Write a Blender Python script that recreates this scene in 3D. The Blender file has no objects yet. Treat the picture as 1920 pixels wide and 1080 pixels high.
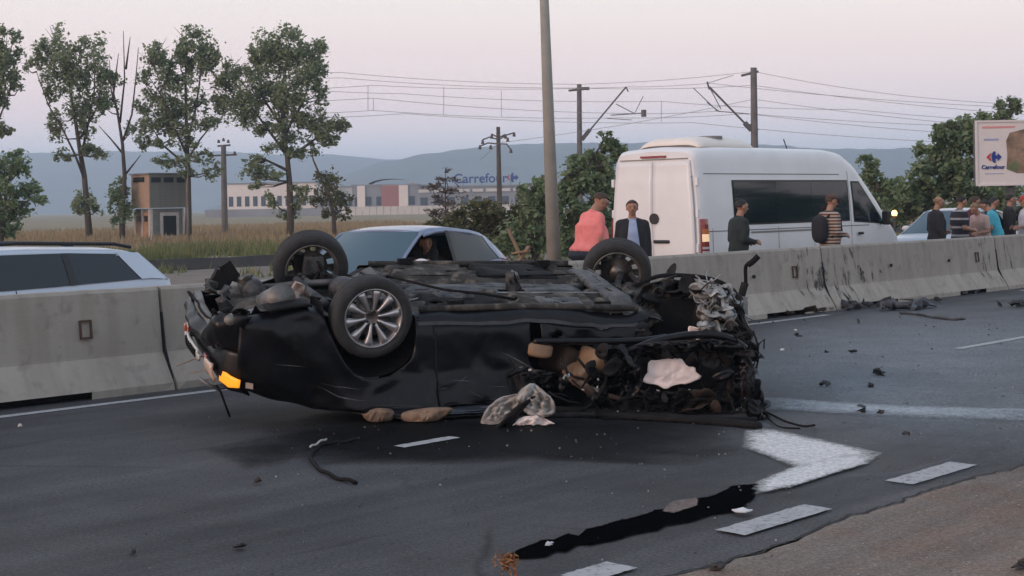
import bpy, bmesh, math, random
from mathutils import Vector, Matrix, noise
C = bpy.context.scene
COL = C.collection
R = random.Random(7)
rad = math.radians
HAZE = .00050
F, EYE, ROLL = 2750.0, 1.75, rad(1.0)      # focal length in photo pixels, eye height, camera roll

# ---------------------------------------------------------------- camera
cam = bpy.data.objects.new('camera', bpy.data.cameras.new('camera'))
COL.objects.link(cam); C.camera = cam
cam.data.sensor_width = 36; cam.data.lens = 36*F/1920
cam.data.shift_y = -156/1920
cam.data.clip_start = .1; cam.data.clip_end = 20000
cr, sr = math.cos(ROLL), math.sin(ROLL)
cam.matrix_world = Matrix(((cr, sr, 0, 0), (0, 0, -1, 0), (-sr, cr, 0, EYE), (0, 0, 0, 1)))

# ---------------------------------------------------------------- world and sun
SUN_EL, SUN_AZ = 12.0, 216.0       # the afterglow stands behind and left of the camera (azimuth: math angle of where it stands)
world = bpy.data.worlds.new('World'); C.world = world; world.use_nodes = True
nt = world.node_tree; nt.nodes.clear()
def N(t, **k):
    n = nt.nodes.new(t)
    for a, b in k.items(): setattr(n, a, b)
    return n
out = N('ShaderNodeOutputWorld'); bg = N('ShaderNodeBackground')
sky = N('ShaderNodeTexSky', sky_type='NISHITA', sun_disc=False)
sky.sun_elevation = rad(3); sky.sun_rotation = rad(90-SUN_AZ)
geo = N('ShaderNodeTexCoord'); sep = N('ShaderNodeSeparateXYZ'); ramp = N('ShaderNodeValToRGB')
nt.links.new(geo.outputs['Generated'], sep.inputs[0]); nt.links.new(sep.outputs['Z'], ramp.inputs[0])
el = ramp.color_ramp.elements
stops = [(0.0, (.80, .86, 1.04)), (.025, (.80, .85, 1.03)), (.040, (.90, .85, .98)), (.052, (.96, .83, .93)), (.070, (.99, .79, .84)), (.105, (.98, .79, .79)),
         (.14, (.97, .85, .82)), (.20, (.94, .87, .84)), (.40, (.66, .71, .79)), (1.0, (.42, .51, .68))]
el[0].position, el[0].color = stops[0][0], stops[0][1]+(1,)
el[1].position, el[1].color = stops[-1][0], stops[-1][1]+(1,)
for p, c in stops[1:-1]:
    e = el.new(p); e.color = c+(1,)
mx = N('ShaderNodeMix', data_type='RGBA', blend_type='ADD'); mx.inputs['Factor'].default_value = .05
nt.links.new(ramp.outputs[0], mx.inputs['A']); nt.links.new(sky.outputs[0], mx.inputs['B'])
nt.links.new(mx.outputs['Result'], bg.inputs[0]); bg.inputs[1].default_value = 1.0
nt.links.new(bg.outputs[0], out.inputs[0])
sun = bpy.data.objects.new('sun', bpy.data.lights.new('sun', 'SUN')); COL.objects.link(sun)
sun.data.energy = 1.7; sun.data.angle = rad(25); sun.data.color = (1.0, .66, .50)
sv = Vector((math.cos(rad(SUN_AZ))*math.cos(rad(SUN_EL)), math.sin(rad(SUN_AZ))*math.cos(rad(SUN_EL)), math.sin(rad(SUN_EL))))
sun.rotation_euler = sv.to_track_quat('Z', 'Y').to_euler()
vs = C.view_settings; vs.view_transform = 'Standard'; vs.look = 'None'; vs.exposure = 0.10; vs.gamma = 1; vs.use_curve_mapping = False
C.render.engine = 'CYCLES'
C.cycles.max_bounces = 6; C.cycles.diffuse_bounces = 3; C.cycles.glossy_bounces = 3; C.cycles.transmission_bounces = 4
C.cycles.volume_bounces = 1; C.cycles.transparent_max_bounces = 8
C.cycles.use_denoising = True

# ---------------------------------------------------------------- geometry of the place
DX, DY = math.cos(rad(46.2)), math.sin(rad(46.2))          # direction of the road; NX, NY points across it, away from the camera
NX, NY = -DY, DX
def ray(x, y):
    u, w = x-960, y-384
    return (u*cr-w*sr)/F, -(u*sr+w*cr)/F
def G(x, y, z=0.0):
    a, b = ray(x, y); t = (z-EYE)/b
    return Vector((a*t, t, z))
def A(x, y, Y):
    a, b = ray(x, y); return Vector((a*Y, Y, EYE+b*Y))
def NP(x, y, n):
    a, b = ray(x, y); t = n/(a*NX+NY); return Vector((a*t, t, EYE+b*t))
def RD(d, n, z=0.0): return Vector((d*DX+n*NX, d*DY+n*NY, z))
def ppm(Y): return F/Y

# ---------------------------------------------------------------- materials
MATS = {}
def mat(name, c1, c2=None, scale=6.0, rough=.6, metal=0.0, bump=0.0, bscale=None, coat=0.0, emit=None, estr=0, trans=0.0, alpha=1.0, stretch=None, contrast=(.35, .65), spec=None, c3=None, s3=60):
    if name in MATS: return MATS[name]
    m = bpy.data.materials.new(name); m.use_nodes = True; t = m.node_tree; ns = t.nodes; p = ns['Principled BSDF']
    p.inputs['Roughness'].default_value = rough; p.inputs['Metallic'].default_value = metal
    p.inputs['Base Color'].default_value = tuple(c1)+(1,)
    if coat: p.inputs['Coat Weight'].default_value = coat; p.inputs['Coat Roughness'].default_value = .12
    if spec is not None: p.inputs['Specular IOR Level'].default_value = spec
    if emit: p.inputs['Emission Color'].default_value = tuple(emit)+(1,); p.inputs['Emission Strength'].default_value = estr
    if trans: p.inputs['Transmission Weight'].default_value = trans
    if alpha < 1: p.inputs['Alpha'].default_value = alpha
    tc = ns.new('ShaderNodeTexCoord'); mp = ns.new('ShaderNodeMapping'); t.links.new(tc.outputs['Object'], mp.inputs[0])
    if stretch: mp.inputs['Scale'].default_value = stretch
    if c2:
        n = ns.new('ShaderNodeTexNoise'); n.inputs['Scale'].default_value = scale; n.inputs['Detail'].default_value = 6; n.inputs['Roughness'].default_value = .62
        t.links.new(mp.outputs[0], n.inputs['Vector'])
        r = ns.new('ShaderNodeValToRGB'); r.color_ramp.elements[0].position = contrast[0]; r.color_ramp.elements[1].position = contrast[1]
        r.color_ramp.elements[0].color = tuple(c1)+(1,); r.color_ramp.elements[1].color = tuple(c2)+(1,)
        t.links.new(n.outputs[0], r.inputs[0]); src = r.outputs[0]
        if c3:
            n3 = ns.new('ShaderNodeTexNoise'); n3.inputs['Scale'].default_value = s3; n3.inputs['Detail'].default_value = 3
            t.links.new(tc.outputs['Object'], n3.inputs['Vector'])
            r3 = ns.new('ShaderNodeValToRGB'); r3.color_ramp.elements[0].position = .55; r3.color_ramp.elements[1].position = .68
            t.links.new(n3.outputs[0], r3.inputs[0])
            x = ns.new('ShaderNodeMix'); x.data_type = 'RGBA'; t.links.new(r3.outputs[0], x.inputs['Factor']); t.links.new(src, x.inputs['A']); x.inputs['B'].default_value = tuple(c3)+(1,)
            src = x.outputs['Result']
        t.links.new(src, p.inputs['Base Color'])
    if bump:
        b = ns.new('ShaderNodeBump'); b.inputs['Strength'].default_value = bump; b.inputs['Distance'].default_value = .02
        n2 = ns.new('ShaderNodeTexNoise'); n2.inputs['Scale'].default_value = bscale or scale*3; n2.inputs['Detail'].default_value = 5
        t.links.new(mp.outputs[0], n2.inputs['Vector']); t.links.new(n2.outputs[0], b.inputs['Height']); t.links.new(b.outputs[0], p.inputs['Normal'])
    MATS[name] = m; return m

# ---------------------------------------------------------------- object helpers
def link(name, me, m=None, parent=None, smooth=False):
    o = bpy.data.objects.new(name, me); COL.objects.link(o)
    if m is not None:
        for q in (m if isinstance(m, (list, tuple)) else [m]): me.materials.append(q)
    if parent is not None: o.parent = parent
    if smooth:
        for p in me.polygons: p.use_smooth = True
    return o
def obj(name, bm, m, parent=None, smooth=False, fixn=True):
    me = bpy.data.meshes.new(name)
    if fixn and len(bm.faces) < 60000: bmesh.ops.recalc_face_normals(bm, faces=bm.faces)
    bm.to_mesh(me); bm.free()
    return link(name, me, m, parent, smooth)
def tag(o, label=None, cat=None, group=None, kind=None):
    if label: o['label'] = label
    if cat: o['category'] = cat
    if group: o['group'] = group
    if kind: o['kind'] = kind
    return o
def thing(name, label, cat, loc=(0, 0, 0), rz=0.0, group=None):
    o = bpy.data.objects.new(name, None); COL.objects.link(o); o.location = loc; o.rotation_euler = (0, 0, rz); o.empty_display_size = .2
    return tag(o, label, cat, group)
def BM(): return bmesh.new()
def box(bm, c, s, rot=None, mi=0, taper=1.0):
    M = rot.to_4x4() if rot is not None else Matrix()
    vs_ = []
    for dz in (-1, 1):
        for dx, dy in ((-1, -1), (1, -1), (1, 1), (-1, 1)):
            k = taper if dz > 0 else 1
            vs_.append(bm.verts.new(Vector(c)+(M @ Vector((dx*s[0]/2*k, dy*s[1]/2*k, dz*s[2]/2)))))
    for f in ((3, 2, 1, 0), (4, 5, 6, 7), (0, 1, 5, 4), (1, 2, 6, 5), (2, 3, 7, 6), (3, 0, 4, 7)):
        bm.faces.new([vs_[i] for i in f]).material_index = mi
def beam(bm, a, b, w, h=None):
    a, b = Vector(a), Vector(b); d = b-a; q = d.to_track_quat('Z', 'Y').to_matrix()
    box(bm, (a+b)/2, (w, h or w, d.length), q)
def tube(bm, pts, r, n=8, cap=True):
    pts = [Vector(p) for p in pts]; rs = r if isinstance(r, (list, tuple)) else [r]*len(pts)
    rings = []
    prev = None
    for i, p in enumerate(pts):
        d = (pts[min(i+1, len(pts)-1)]-pts[max(i-1, 0)]).normalized()
        if prev is None:
            u = d.orthogonal().normalized()
        else:
            u = (prev-d*prev.dot(d))
            u = u.normalized() if u.length > 1e-6 else d.orthogonal().normalized()
        prev = u; v = d.cross(u)
        rings.append([bm.verts.new(p+(u*math.cos(2*math.pi*k/n)+v*math.sin(2*math.pi*k/n))*rs[i]) for k in range(n)])
    for a, b in zip(rings, rings[1:]):
        for k in range(n): bm.faces.new((a[k], a[(k+1) % n], b[(k+1) % n], b[k]))
    if cap:
        bm.faces.new(rings[0][::-1]); bm.faces.new(rings[-1])
def lathe(bm, prof, M, n=40):
    """profile of (radius, height along the axis); M puts the axis (local z) in place"""
    rings = [[bm.verts.new(M @ Vector((r*math.cos(2*math.pi*k/n), r*math.sin(2*math.pi*k/n), h))) for k in range(n)] for r, h in prof]
    for a, b in zip(rings, rings[1:]):
        for k in range(n): bm.faces.new((a[k], a[(k+1) % n], b[(k+1) % n], b[k]))
    return rings
def grid(bm, fn, nu, nv, keep=None, mi=0):
    """fn(a,b) -> Vector or None, a and b in 0..1"""
    P = [[fn(i/nu, j/nv) for j in range(nv+1)] for i in range(nu+1)]
    V = {}
    def vert(i, j):
        if (i, j) not in V: V[i, j] = bm.verts.new(P[i][j])
        return V[i, j]
    for i in range(nu):
        for j in range(nv):
            if keep and not keep((i+.5)/nu, (j+.5)/nv): continue
            f = bm.faces.new((vert(i, j), vert(i+1, j), vert(i+1, j+1), vert(i, j+1))); f.material_index = mi
def solid(o, t, off=0):
    md = o.modifiers.new('thickness', 'SOLIDIFY'); md.thickness = t; md.offset = off; return o
def bevel(o, w, seg=2):
    md = o.modifiers.new('bevel', 'BEVEL'); md.width = w; md.segments = seg; md.limit_method = 'ANGLE'; return o
def shard(bm, c, size, seed, crump=.25, ax=None):
    """a torn sheet: irregular disc bent out of its plane"""
    r = random.Random(seed); n = r.randint(6, 10)
    q = Matrix.Rotation(r.uniform(0, 6.28), 3, Vector((r.gauss(0, 1), r.gauss(0, 1), r.gauss(0, 1))).normalized()) if ax is None else ax
    ctr = bm.verts.new(Vector(c)); o1 = []; o2 = []
    asp = r.uniform(.35, .9)
    for k in range(n):
        a = 2*math.pi*k/n+r.uniform(-.2, .2)
        for L, s in ((o1, .5), (o2, 1)):
            rr = s*size*r.uniform(.6, 1.1)*.5
            L.append(bm.verts.new(Vector(c)+q @ Vector((rr*math.cos(a), rr*asp*math.sin(a), r.uniform(-1, 1)*crump*size*.5))))
    for k in range(n):
        bm.faces.new((ctr, o1[k], o1[(k+1) % n])); bm.faces.new((o1[k], o2[k], o2[(k+1) % n], o1[(k+1) % n]))
def text_mesh(name, s, size, m, parent, loc, rot, depth=.01, bold=0.0):
    cu = bpy.data.curves.new(name, 'FONT'); cu.body = s; cu.size = size; cu.extrude = depth; cu.offset = bold; cu.align_x = 'CENTER'; cu.align_y = 'CENTER'
    t = bpy.data.objects.new(name, cu); COL.objects.link(t)
    dg = bpy.context.evaluated_depsgraph_get(); me = bpy.data.meshes.new_from_object(t.evaluated_get(dg))
    bpy.data.objects.remove(t); me.name = name
    o = link(name, me, None, parent); me.materials.clear(); me.materials.append(m)
    o.location = loc; o.rotation_euler = rot; return o
def sheet(name, pts, z, m, jag=0.0, seed=0, sub=3):
    """flat patch on the road from outline points, edge made uneven"""
    r = random.Random(seed); P = []
    for i, p in enumerate(pts):
        q = pts[(i+1) % len(pts)]
        for k in range(sub):
            t = k/sub; v = Vector(p).lerp(Vector(q), t); P.append((v.x+r.gauss(0, jag), v.y+r.gauss(0, jag)))
    bm = BM(); f = bm.faces.new([bm.verts.new((x, y, z)) for x, y in P])
    bmesh.ops.triangulate(bm, faces=[f])
    return obj(name, bm, m)

# ---------------------------------------------------------------- road, ground, markings
def asphalt(name, dark, light, blotch, rough, crack=.0, brown=None):
    m = bpy.data.materials.new(name); m.use_nodes = True; t = m.node_tree; ns = t.nodes; p = ns['Principled BSDF']; L = t.links.new
    tc = ns.new('ShaderNodeTexCoord')
    def noi(s, d=5, r=.6, vec=None):
        n = ns.new('ShaderNodeTexNoise'); n.inputs['Scale'].default_value = s; n.inputs['Detail'].default_value = d; n.inputs['Roughness'].default_value = r
        L(vec or tc.outputs['Object'], n.inputs['Vector']); return n.outputs[0]
    def rmp(src, a, b, ca=(0, 0, 0), cb=(1, 1, 1)):
        r = ns.new('ShaderNodeValToRGB'); r.color_ramp.elements[0].position = a; r.color_ramp.elements[1].position = b
        r.color_ramp.elements[0].color = tuple(ca)+(1,); r.color_ramp.elements[1].color = tuple(cb)+(1,); L(src, r.inputs[0]); return r.outputs[0]
    def mix(f, a, b, mode='MIX'):
        x = ns.new('ShaderNodeMix'); x.data_type = 'RGBA'; x.blend_type = mode
        for k, v in (('Factor', f), ('A', a), ('B', b)):
            if isinstance(v, (int, float)): x.inputs[k].default_value = v
            elif isinstance(v, tuple): x.inputs[k].default_value = v+(1,)
            else: L(v, x.inputs[k])
        return x.outputs['Result']
    base = rmp(noi(42, 7, .9), .36, .70, dark, light)
    big = rmp(noi(.32, 6, .62), .40, .62)
    c = mix(big, base, blotch, 'MULTIPLY')
    mp = ns.new('ShaderNodeMapping'); mp.inputs['Rotation'].default_value = (0, 0, -rad(46.2)); L(tc.outputs['Object'], mp.inputs[0])
    mp2 = ns.new('ShaderNodeMapping'); mp2.inputs['Scale'].default_value = (.06, 1.3, 1); L(mp.outputs[0], mp2.inputs[0])
    wear = rmp(noi(1.4, 5, .6, mp2.outputs[0]), .36, .66, (.66, .67, .70), (1.25, 1.25, 1.24))
    c = mix(1.0, c, wear, 'MULTIPLY')
    if brown:
        c = mix(rmp(noi(.9, 6, .7), .42, .62), c, brown, 'MULTIPLY')
    # specks of pale aggregate
    c = mix(rmp(noi(75, 3, .7), .66, .74), c, tuple(min(1, q*3.2) for q in light))
    if crack:
        v = ns.new('ShaderNodeTexVoronoi'); v.feature = 'DISTANCE_TO_EDGE'; v.inputs['Scale'].default_value = .42
        wob = ns.new('ShaderNodeMix'); wob.data_type = 'VECTOR' ; wob.inputs['Factor'].default_value = .12
        n = ns.new('ShaderNodeTexNoise'); n.inputs['Scale'].default_value = 2.2; n.inputs['Detail'].default_value = 6; L(tc.outputs['Object'], n.inputs['Vector'])
        L(tc.outputs['Object'], wob.inputs['A']); L(n.outputs['Color'], wob.inputs['B']); L(wob.outputs['Result'], v.inputs['Vector'])
        cm = rmp(v.outputs['Distance'], .0, .012, (1, 1, 1), (0, 0, 0))
        cm2 = mix(1.0, cm, rmp(noi(.25, 3), .48, .60), 'MULTIPLY')
        c = mix(cm2, c, (dark[0]*.45, dark[1]*.45, dark[2]*.45))
    L(c, p.inputs['Base Color']); p.inputs['Specular IOR Level'].default_value = .16
    L(rmp(noi(.7, 5), .3, .7, (rough-.10,)*3, (rough+.12,)*3), p.inputs['Roughness'])
    b = ns.new('ShaderNodeBump'); b.inputs['Strength'].default_value = .8; b.inputs['Distance'].default_value = .010
    L(noi(60, 5, .85), b.inputs['Height']); L(b.outputs[0], p.inputs['Normal'])
    return m
m_road = asphalt('asphalt', (.017, .017, .018), (.158, .156, .164), (.57, .575, .59), .58, crack=1)
m_shoulder = asphalt('shoulder_asphalt', (.10, .084, .072), (.40, .335, .285), (.74, .71, .70), .78, brown=(.96, .80, .70))
m_field = mat('dry_field', (.25, .18, .11), (.19, .165, .09), scale=.11, rough=.95, contrast=(.35, .6), c3=(.24, .18, .115), s3=.6, stretch=(1, .35, 1))
m_paint = mat('road_paint', (.40, .40, .40), (.31, .315, .32), scale=9, rough=.8, contrast=(.45, .72), c3=(.22, .22, .225), s3=30, spec=.2)
_t = m_paint.node_tree; _n = _t.nodes.new('ShaderNodeTexNoise'); _n.inputs['Scale'].default_value = 26; _n.inputs['Detail'].default_value = 8; _n.inputs['Roughness'].default_value = .8
_c = _t.nodes.new('ShaderNodeTexCoord'); _t.links.new(_c.outputs['Object'], _n.inputs['Vector']); _m = _t.nodes.new('ShaderNodeMapRange'); _m.inputs['From Min'].default_value = .32; _m.inputs['From Max'].default_value = .43
_t.links.new(_n.outputs[0], _m.inputs['Value']); _t.links.new(_m.outputs[0], _t.nodes['Principled BSDF'].inputs['Alpha'])      # paint worn through to the asphalt
m_gravel = mat('verge_dirt', (.13, .105, .085), (.20, .165, .135), scale=1.3, rough=.95, bump=.4, bscale=20)

def strip(name, d0, d1, n0, n1, z, m, seg=1):
    bm = BM(); grid(bm, lambda a, b: RD(d0+(d1-d0)*a, n0+(n1-n0)*b, z), seg, 1)
    return obj(name, bm, m)
bm = BM(); grid(bm, lambda a, b: Vector((-4500+9000*a, -60+9060*b, -.03)), 30, 30)
tag(obj('ground', bm, m_field), kind='structure')
tag(strip('road', -60, 420, 4.2, 12.9, 0.0, m_road, 40), kind='structure')
# worn shoulder, its edge against the road is broken and uneven
bm = BM()
grid(bm, lambda a, b: RD(-60+480*a, 4.22+.05*math.sin(a*900)+.08*noise.noise(Vector((a*480*1.1, 0, 0)))+.05*noise.fractal(Vector((a*480*6, 3, 0)), 1, 2, 4) if b > .5 else -30, .004), 4800, 1)
tag(obj('road_shoulder', bm, m_shoulder), kind='structure')
bm = BM()
grid(bm, lambda a, b: RD(-8+60*a, 4.235+.05*math.sin((52/480+a*60/480)*900)+.08*noise.noise(Vector(((52+60*a)*1.1, 0, 0)))+.05*noise.fractal(Vector(((52+60*a)*6, 3, 0)), 1, 2, 4)+(b-.5)*(.018+.022*noise.noise(Vector((a*90, 5, 0)))), .0085), 1400, 1)
tag(obj('road_seam', bm, mat('crack_black', (.012, .012, .013), rough=.9)), kind='structure')
tag(strip('opposite_road', -60, 420, 12.9, 21.5, 0.0, m_road, 40), kind='structure')
tag(strip('verge', -80, 500, 21.5, 60, -.012, m_gravel, 20), kind='structure')
tag(strip('edge_line', 1.0, 19.3, 11.86, 11.99, .005, m_paint), kind='structure')
tag(strip('edge_line', 26, 200, 11.9, 12.03, .005, m_paint), kind='structure')
def dash(p0, p1, n, w, z=.0045):
    d0, d1 = [p.x*DX+p.y*DY for p in (p0, p1)]
    bm = BM(); ns_ = 14
    grid(bm, lambda a, b: RD(d0+(d1-d0)*a+.02*noise.noise(Vector((b*40, d0, 0))), n+(b-.5)*w+.012*noise.noise(Vector((a*9+d0, b*7, 0))), z), ns_, 3)
    return tag(obj('lane_dash', bm, m_paint), kind='structure')
for a, b in (((1105, 1095), (1190, 1068)), ((1384, 1005), (1545, 955)), ((1700, 910), (1824, 874))):
    dash(G(*a), G(*b), 4.52, .19, .0125)
pq = G(1690, 912); d_ = pq.x*DX+pq.y*DY
for k in range(2, 9): dash(RD(d_+k*1.76, 0), RD(d_+k*1.76+.95, 0), 4.52, .19, .0125)
dash(G(757, 842), G(858, 823), 7.97, .12, .0125)
dash(G(1797, 656), G(1960, 628), 7.97, .12, .0125)
for k in range(1, 7): dash(G(1797, 656)+RD(9*k, 0), G(1797, 656)+RD(9*k+3, 0), 7.97, .12, .0125)

# ---------------------------------------------------------------- spills on the road
m_powder = mat('absorbent_powder', (.66, .67, .68), (.42, .44, .47), scale=5, rough=.95, bump=.5, bscale=60, contrast=(.40, .68), c3=(.30, .32, .35), s3=30)
m_oil = mat('oil_wet', (.006, .006, .007), (.016, .016, .018), scale=14, rough=.62, bump=.9, bscale=30, contrast=(.4, .6), spec=.18)
m_damp = mat('damp_asphalt', (.020, .020, .021), (.036, .036, .038), scale=7, rough=.55, bump=.6, bscale=110)
def gpts(L): return [G(x, y) for x, y in L]
def scumble(name, pts, z, col, rough, dens=.5, scale=6, soft=.18, label_kind='stuff'):
    """thin spread film whose coverage breaks up: real alpha holes through noise"""
    m = bpy.data.materials.new(name); m.use_nodes = True; t = m.node_tree; p = t.nodes['Principled BSDF']
    p.inputs['Base Color'].default_value = col+(1,); p.inputs['Roughness'].default_value = rough; p.inputs['Specular IOR Level'].default_value = .04
    tc = t.nodes.new('ShaderNodeTexCoord'); n = t.nodes.new('ShaderNodeTexNoise'); n.inputs['Scale'].default_value = scale; n.inputs['Detail'].default_value = 8; n.inputs['Roughness'].default_value = .7
    t.links.new(tc.outputs['Object'], n.inputs['Vector'])
    n2 = t.nodes.new('ShaderNodeTexNoise'); n2.inputs['Scale'].default_value = 38; n2.inputs['Detail'].default_value = 6; n2.inputs['Roughness'].default_value = .8; t.links.new(tc.outputs['Object'], n2.inputs['Vector'])
    rc = t.nodes.new('ShaderNodeValToRGB'); rc.color_ramp.elements[0].position = .38; rc.color_ramp.elements[1].position = .62; rc.color_ramp.elements[0].color = tuple(q*.55 for q in col)+(1,); rc.color_ramp.elements[1].color = tuple(min(1, q*1.12) for q in col)+(1,)
    t.links.new(n2.outputs[0], rc.inputs[0]); t.links.new(rc.outputs[0], p.inputs['Base Color'])
    av = t.nodes.new('ShaderNodeMix'); av.data_type = 'FLOAT'; av.inputs['Factor'].default_value = .38; t.links.new(n.outputs[0], av.inputs['A']); t.links.new(n2.outputs[0], av.inputs['B'])
    at = t.nodes.new('ShaderNodeAttribute'); at.attribute_name = 'cover'
    ad = t.nodes.new('ShaderNodeMath'); ad.operation = 'ADD'; t.links.new(av.outputs['Result'], ad.inputs[0]); t.links.new(at.outputs['Fac'], ad.inputs[1])
    mr = t.nodes.new('ShaderNodeMapRange'); mr.inputs['From Min'].default_value = 1.32-.62*dens; mr.inputs['From Max'].default_value = 1.32-.62*dens+soft
    t.links.new(ad.outputs[0], mr.inputs['Value']); t.links.new(mr.outputs[0], p.inputs['Alpha'])
    # concentric mesh with the cover attribute falling to the rim
    c = sum((Vector(q) for q in pts), Vector())/len(pts); Pn = []
    for i, a in enumerate(pts):
        b = pts[(i+1) % len(pts)]
        for k in range(4): Pn.append(Vector(a).lerp(Vector(b), k/4))
    bm = BM(); rings = []; K = 6
    for j in range(K+1): rings.append([bm.verts.new((c.x+(q.x-c.x)*j/K, c.y+(q.y-c.y)*j/K, z)) for q in Pn] if j else None)
    cv = bm.verts.new((c.x, c.y, z)); n_ = len(Pn); cover = {cv: 1.0}
    for k in range(n_): bm.faces.new((cv, rings[1][k], rings[1][(k+1) % n_]))
    for j in range(1, K):
        for k in range(n_): bm.faces.new((rings[j][k], rings[j+1][k], rings[j+1][(k+1) % n_], rings[j][(k+1) % n_]))
    bm.verts.index_update(); order = [1.0]*len(bm.verts)
    for j in range(1, K+1):
        for v in rings[j]: order[v.index] = 1-(j/K)**2.2
    me = bpy.data.meshes.new(name); bm.to_mesh(me); bm.free()
    at_ = me.attributes.new('cover', 'FLOAT', 'POINT')
    for i, v in enumerate(order): at_.data[i].value = v
    return tag(link(name, me, m), kind=label_kind)
scumble('damp_and_shade', gpts([(430, 800), (620, 765), (1430, 770), (1470, 850), (1360, 885), (1050, 870), (760, 880), (560, 880), (400, 850)]), .006, (.010, .010, .011), .6, .96, 1.6, .7)  # dark under the wreck: its shadow painted in together with wet asphalt
scumble('damp_and_shade', gpts([(330, 840), (480, 810), (600, 830), (570, 880), (450, 900)]), .0055, (.040, .039, .038), .7, .45, 3, .7)
_r = random.Random(8); _top, _bot = [], []
for k in range(23):
    q = k/22; xx = 1418+(958-1418)*q; ym = 921+(1042-921)*(q*.55+.45*q**.8); hw = 11.5+3.5*math.sin(q*7)+_r.uniform(-3.5, 3.5); hw *= min(1, (1-q)*6+.25)
    _top.append((xx+_r.uniform(-4, 4), ym-hw)); _bot.append((xx+_r.uniform(-4, 4), ym+hw))
_o = scumble('oil_spill', gpts([(1400, 920), (1300, 945), (1310, 960)]), .010, (.0035, .0035, .004), .55, 1.3, 14, .12)
_o.data.materials[0].node_tree.nodes['Principled BSDF'].inputs['Specular IOR Level'].default_value = 0.0
_me = bpy.data.meshes.new('oil_spill'); bm = BM(); _cv = []
_rows = [[G(a[0]+(b[0]-a[0])*t, a[1]+(b[1]-a[1])*t, .010) for t in (-.25, .1, .5, .9, 1.25)] for a, b in zip(_top, _bot)]
_V = [[bm.verts.new(p) for p in row] for row in _rows]
for i_, row in enumerate(_V):
    for c_ in (0, .7, 1, .7, 0): _cv.append(c_ if 0 < i_ < len(_V)-1 else c_*.35)
for a, b in zip(_V, _V[1:]):
    for k in range(4): bm.faces.new((a[k], a[k+1], b[k+1], b[k]))
bm.to_mesh(_me); bm.free(); _at = _me.attributes.new('cover', 'FLOAT', 'POINT')
for i_, c_ in enumerate(_cv): _at.data[i_].value = c_
_me.materials.append(_o.data.materials[0]); _o.data = _me
scumble('spilled_sand', gpts([(1235, 965), (1255, 943), (1315, 934), (1312, 952), (1262, 968)]), .0135, (.20, .16, .145), .9, 1.0, 9, .2)
scumble('absorbent_powder', gpts([(1385, 806), (1440, 802), (1560, 828), (1672, 853), (1610, 880), (1500, 890), (1440, 866), (1380, 842)]), .0135, (.72, .71, .69), .95, 1.0, 9, .45)
scumble('absorbent_powder', gpts([(1398, 938), (1400, 912), (1470, 882), (1580, 852), (1668, 850), (1640, 872), (1560, 896), (1480, 922)]), .0175, (.72, .71, .69), .95, 1.02, 9, .45)
scumble('dust_film', gpts([(1250, 700), (1420, 600), (1700, 560), (2200, 560), (2300, 980), (1900, 900), (1600, 880), (1380, 810)]), .0075, (.26, .275, .29), .95, 1.12, 1.2, 1.0)
scumble('dust_film', gpts([(1450, 900), (1700, 880), (1960, 800), (1960, 860), (1700, 940), (1400, 1000)]), .0079, (.16, .165, .18), .95, .55, 2.0, 1.1)
scumble('powder_trail', gpts([(1330, 738), (1500, 748), (1700, 760), (2150, 772), (2150, 806), (1700, 790), (1500, 780), (1330, 768)]), .0135, (.42, .46, .49), .95, .62, 9, .6)
scumble('powder_trail', gpts([(1420, 690), (1560, 660), (1800, 690), (1960, 730), (1960, 850), (1800, 850), (1600, 830), (1450, 780)]), .0100, (.27, .30, .32), .9, .60, 4.0, .8)
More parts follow.
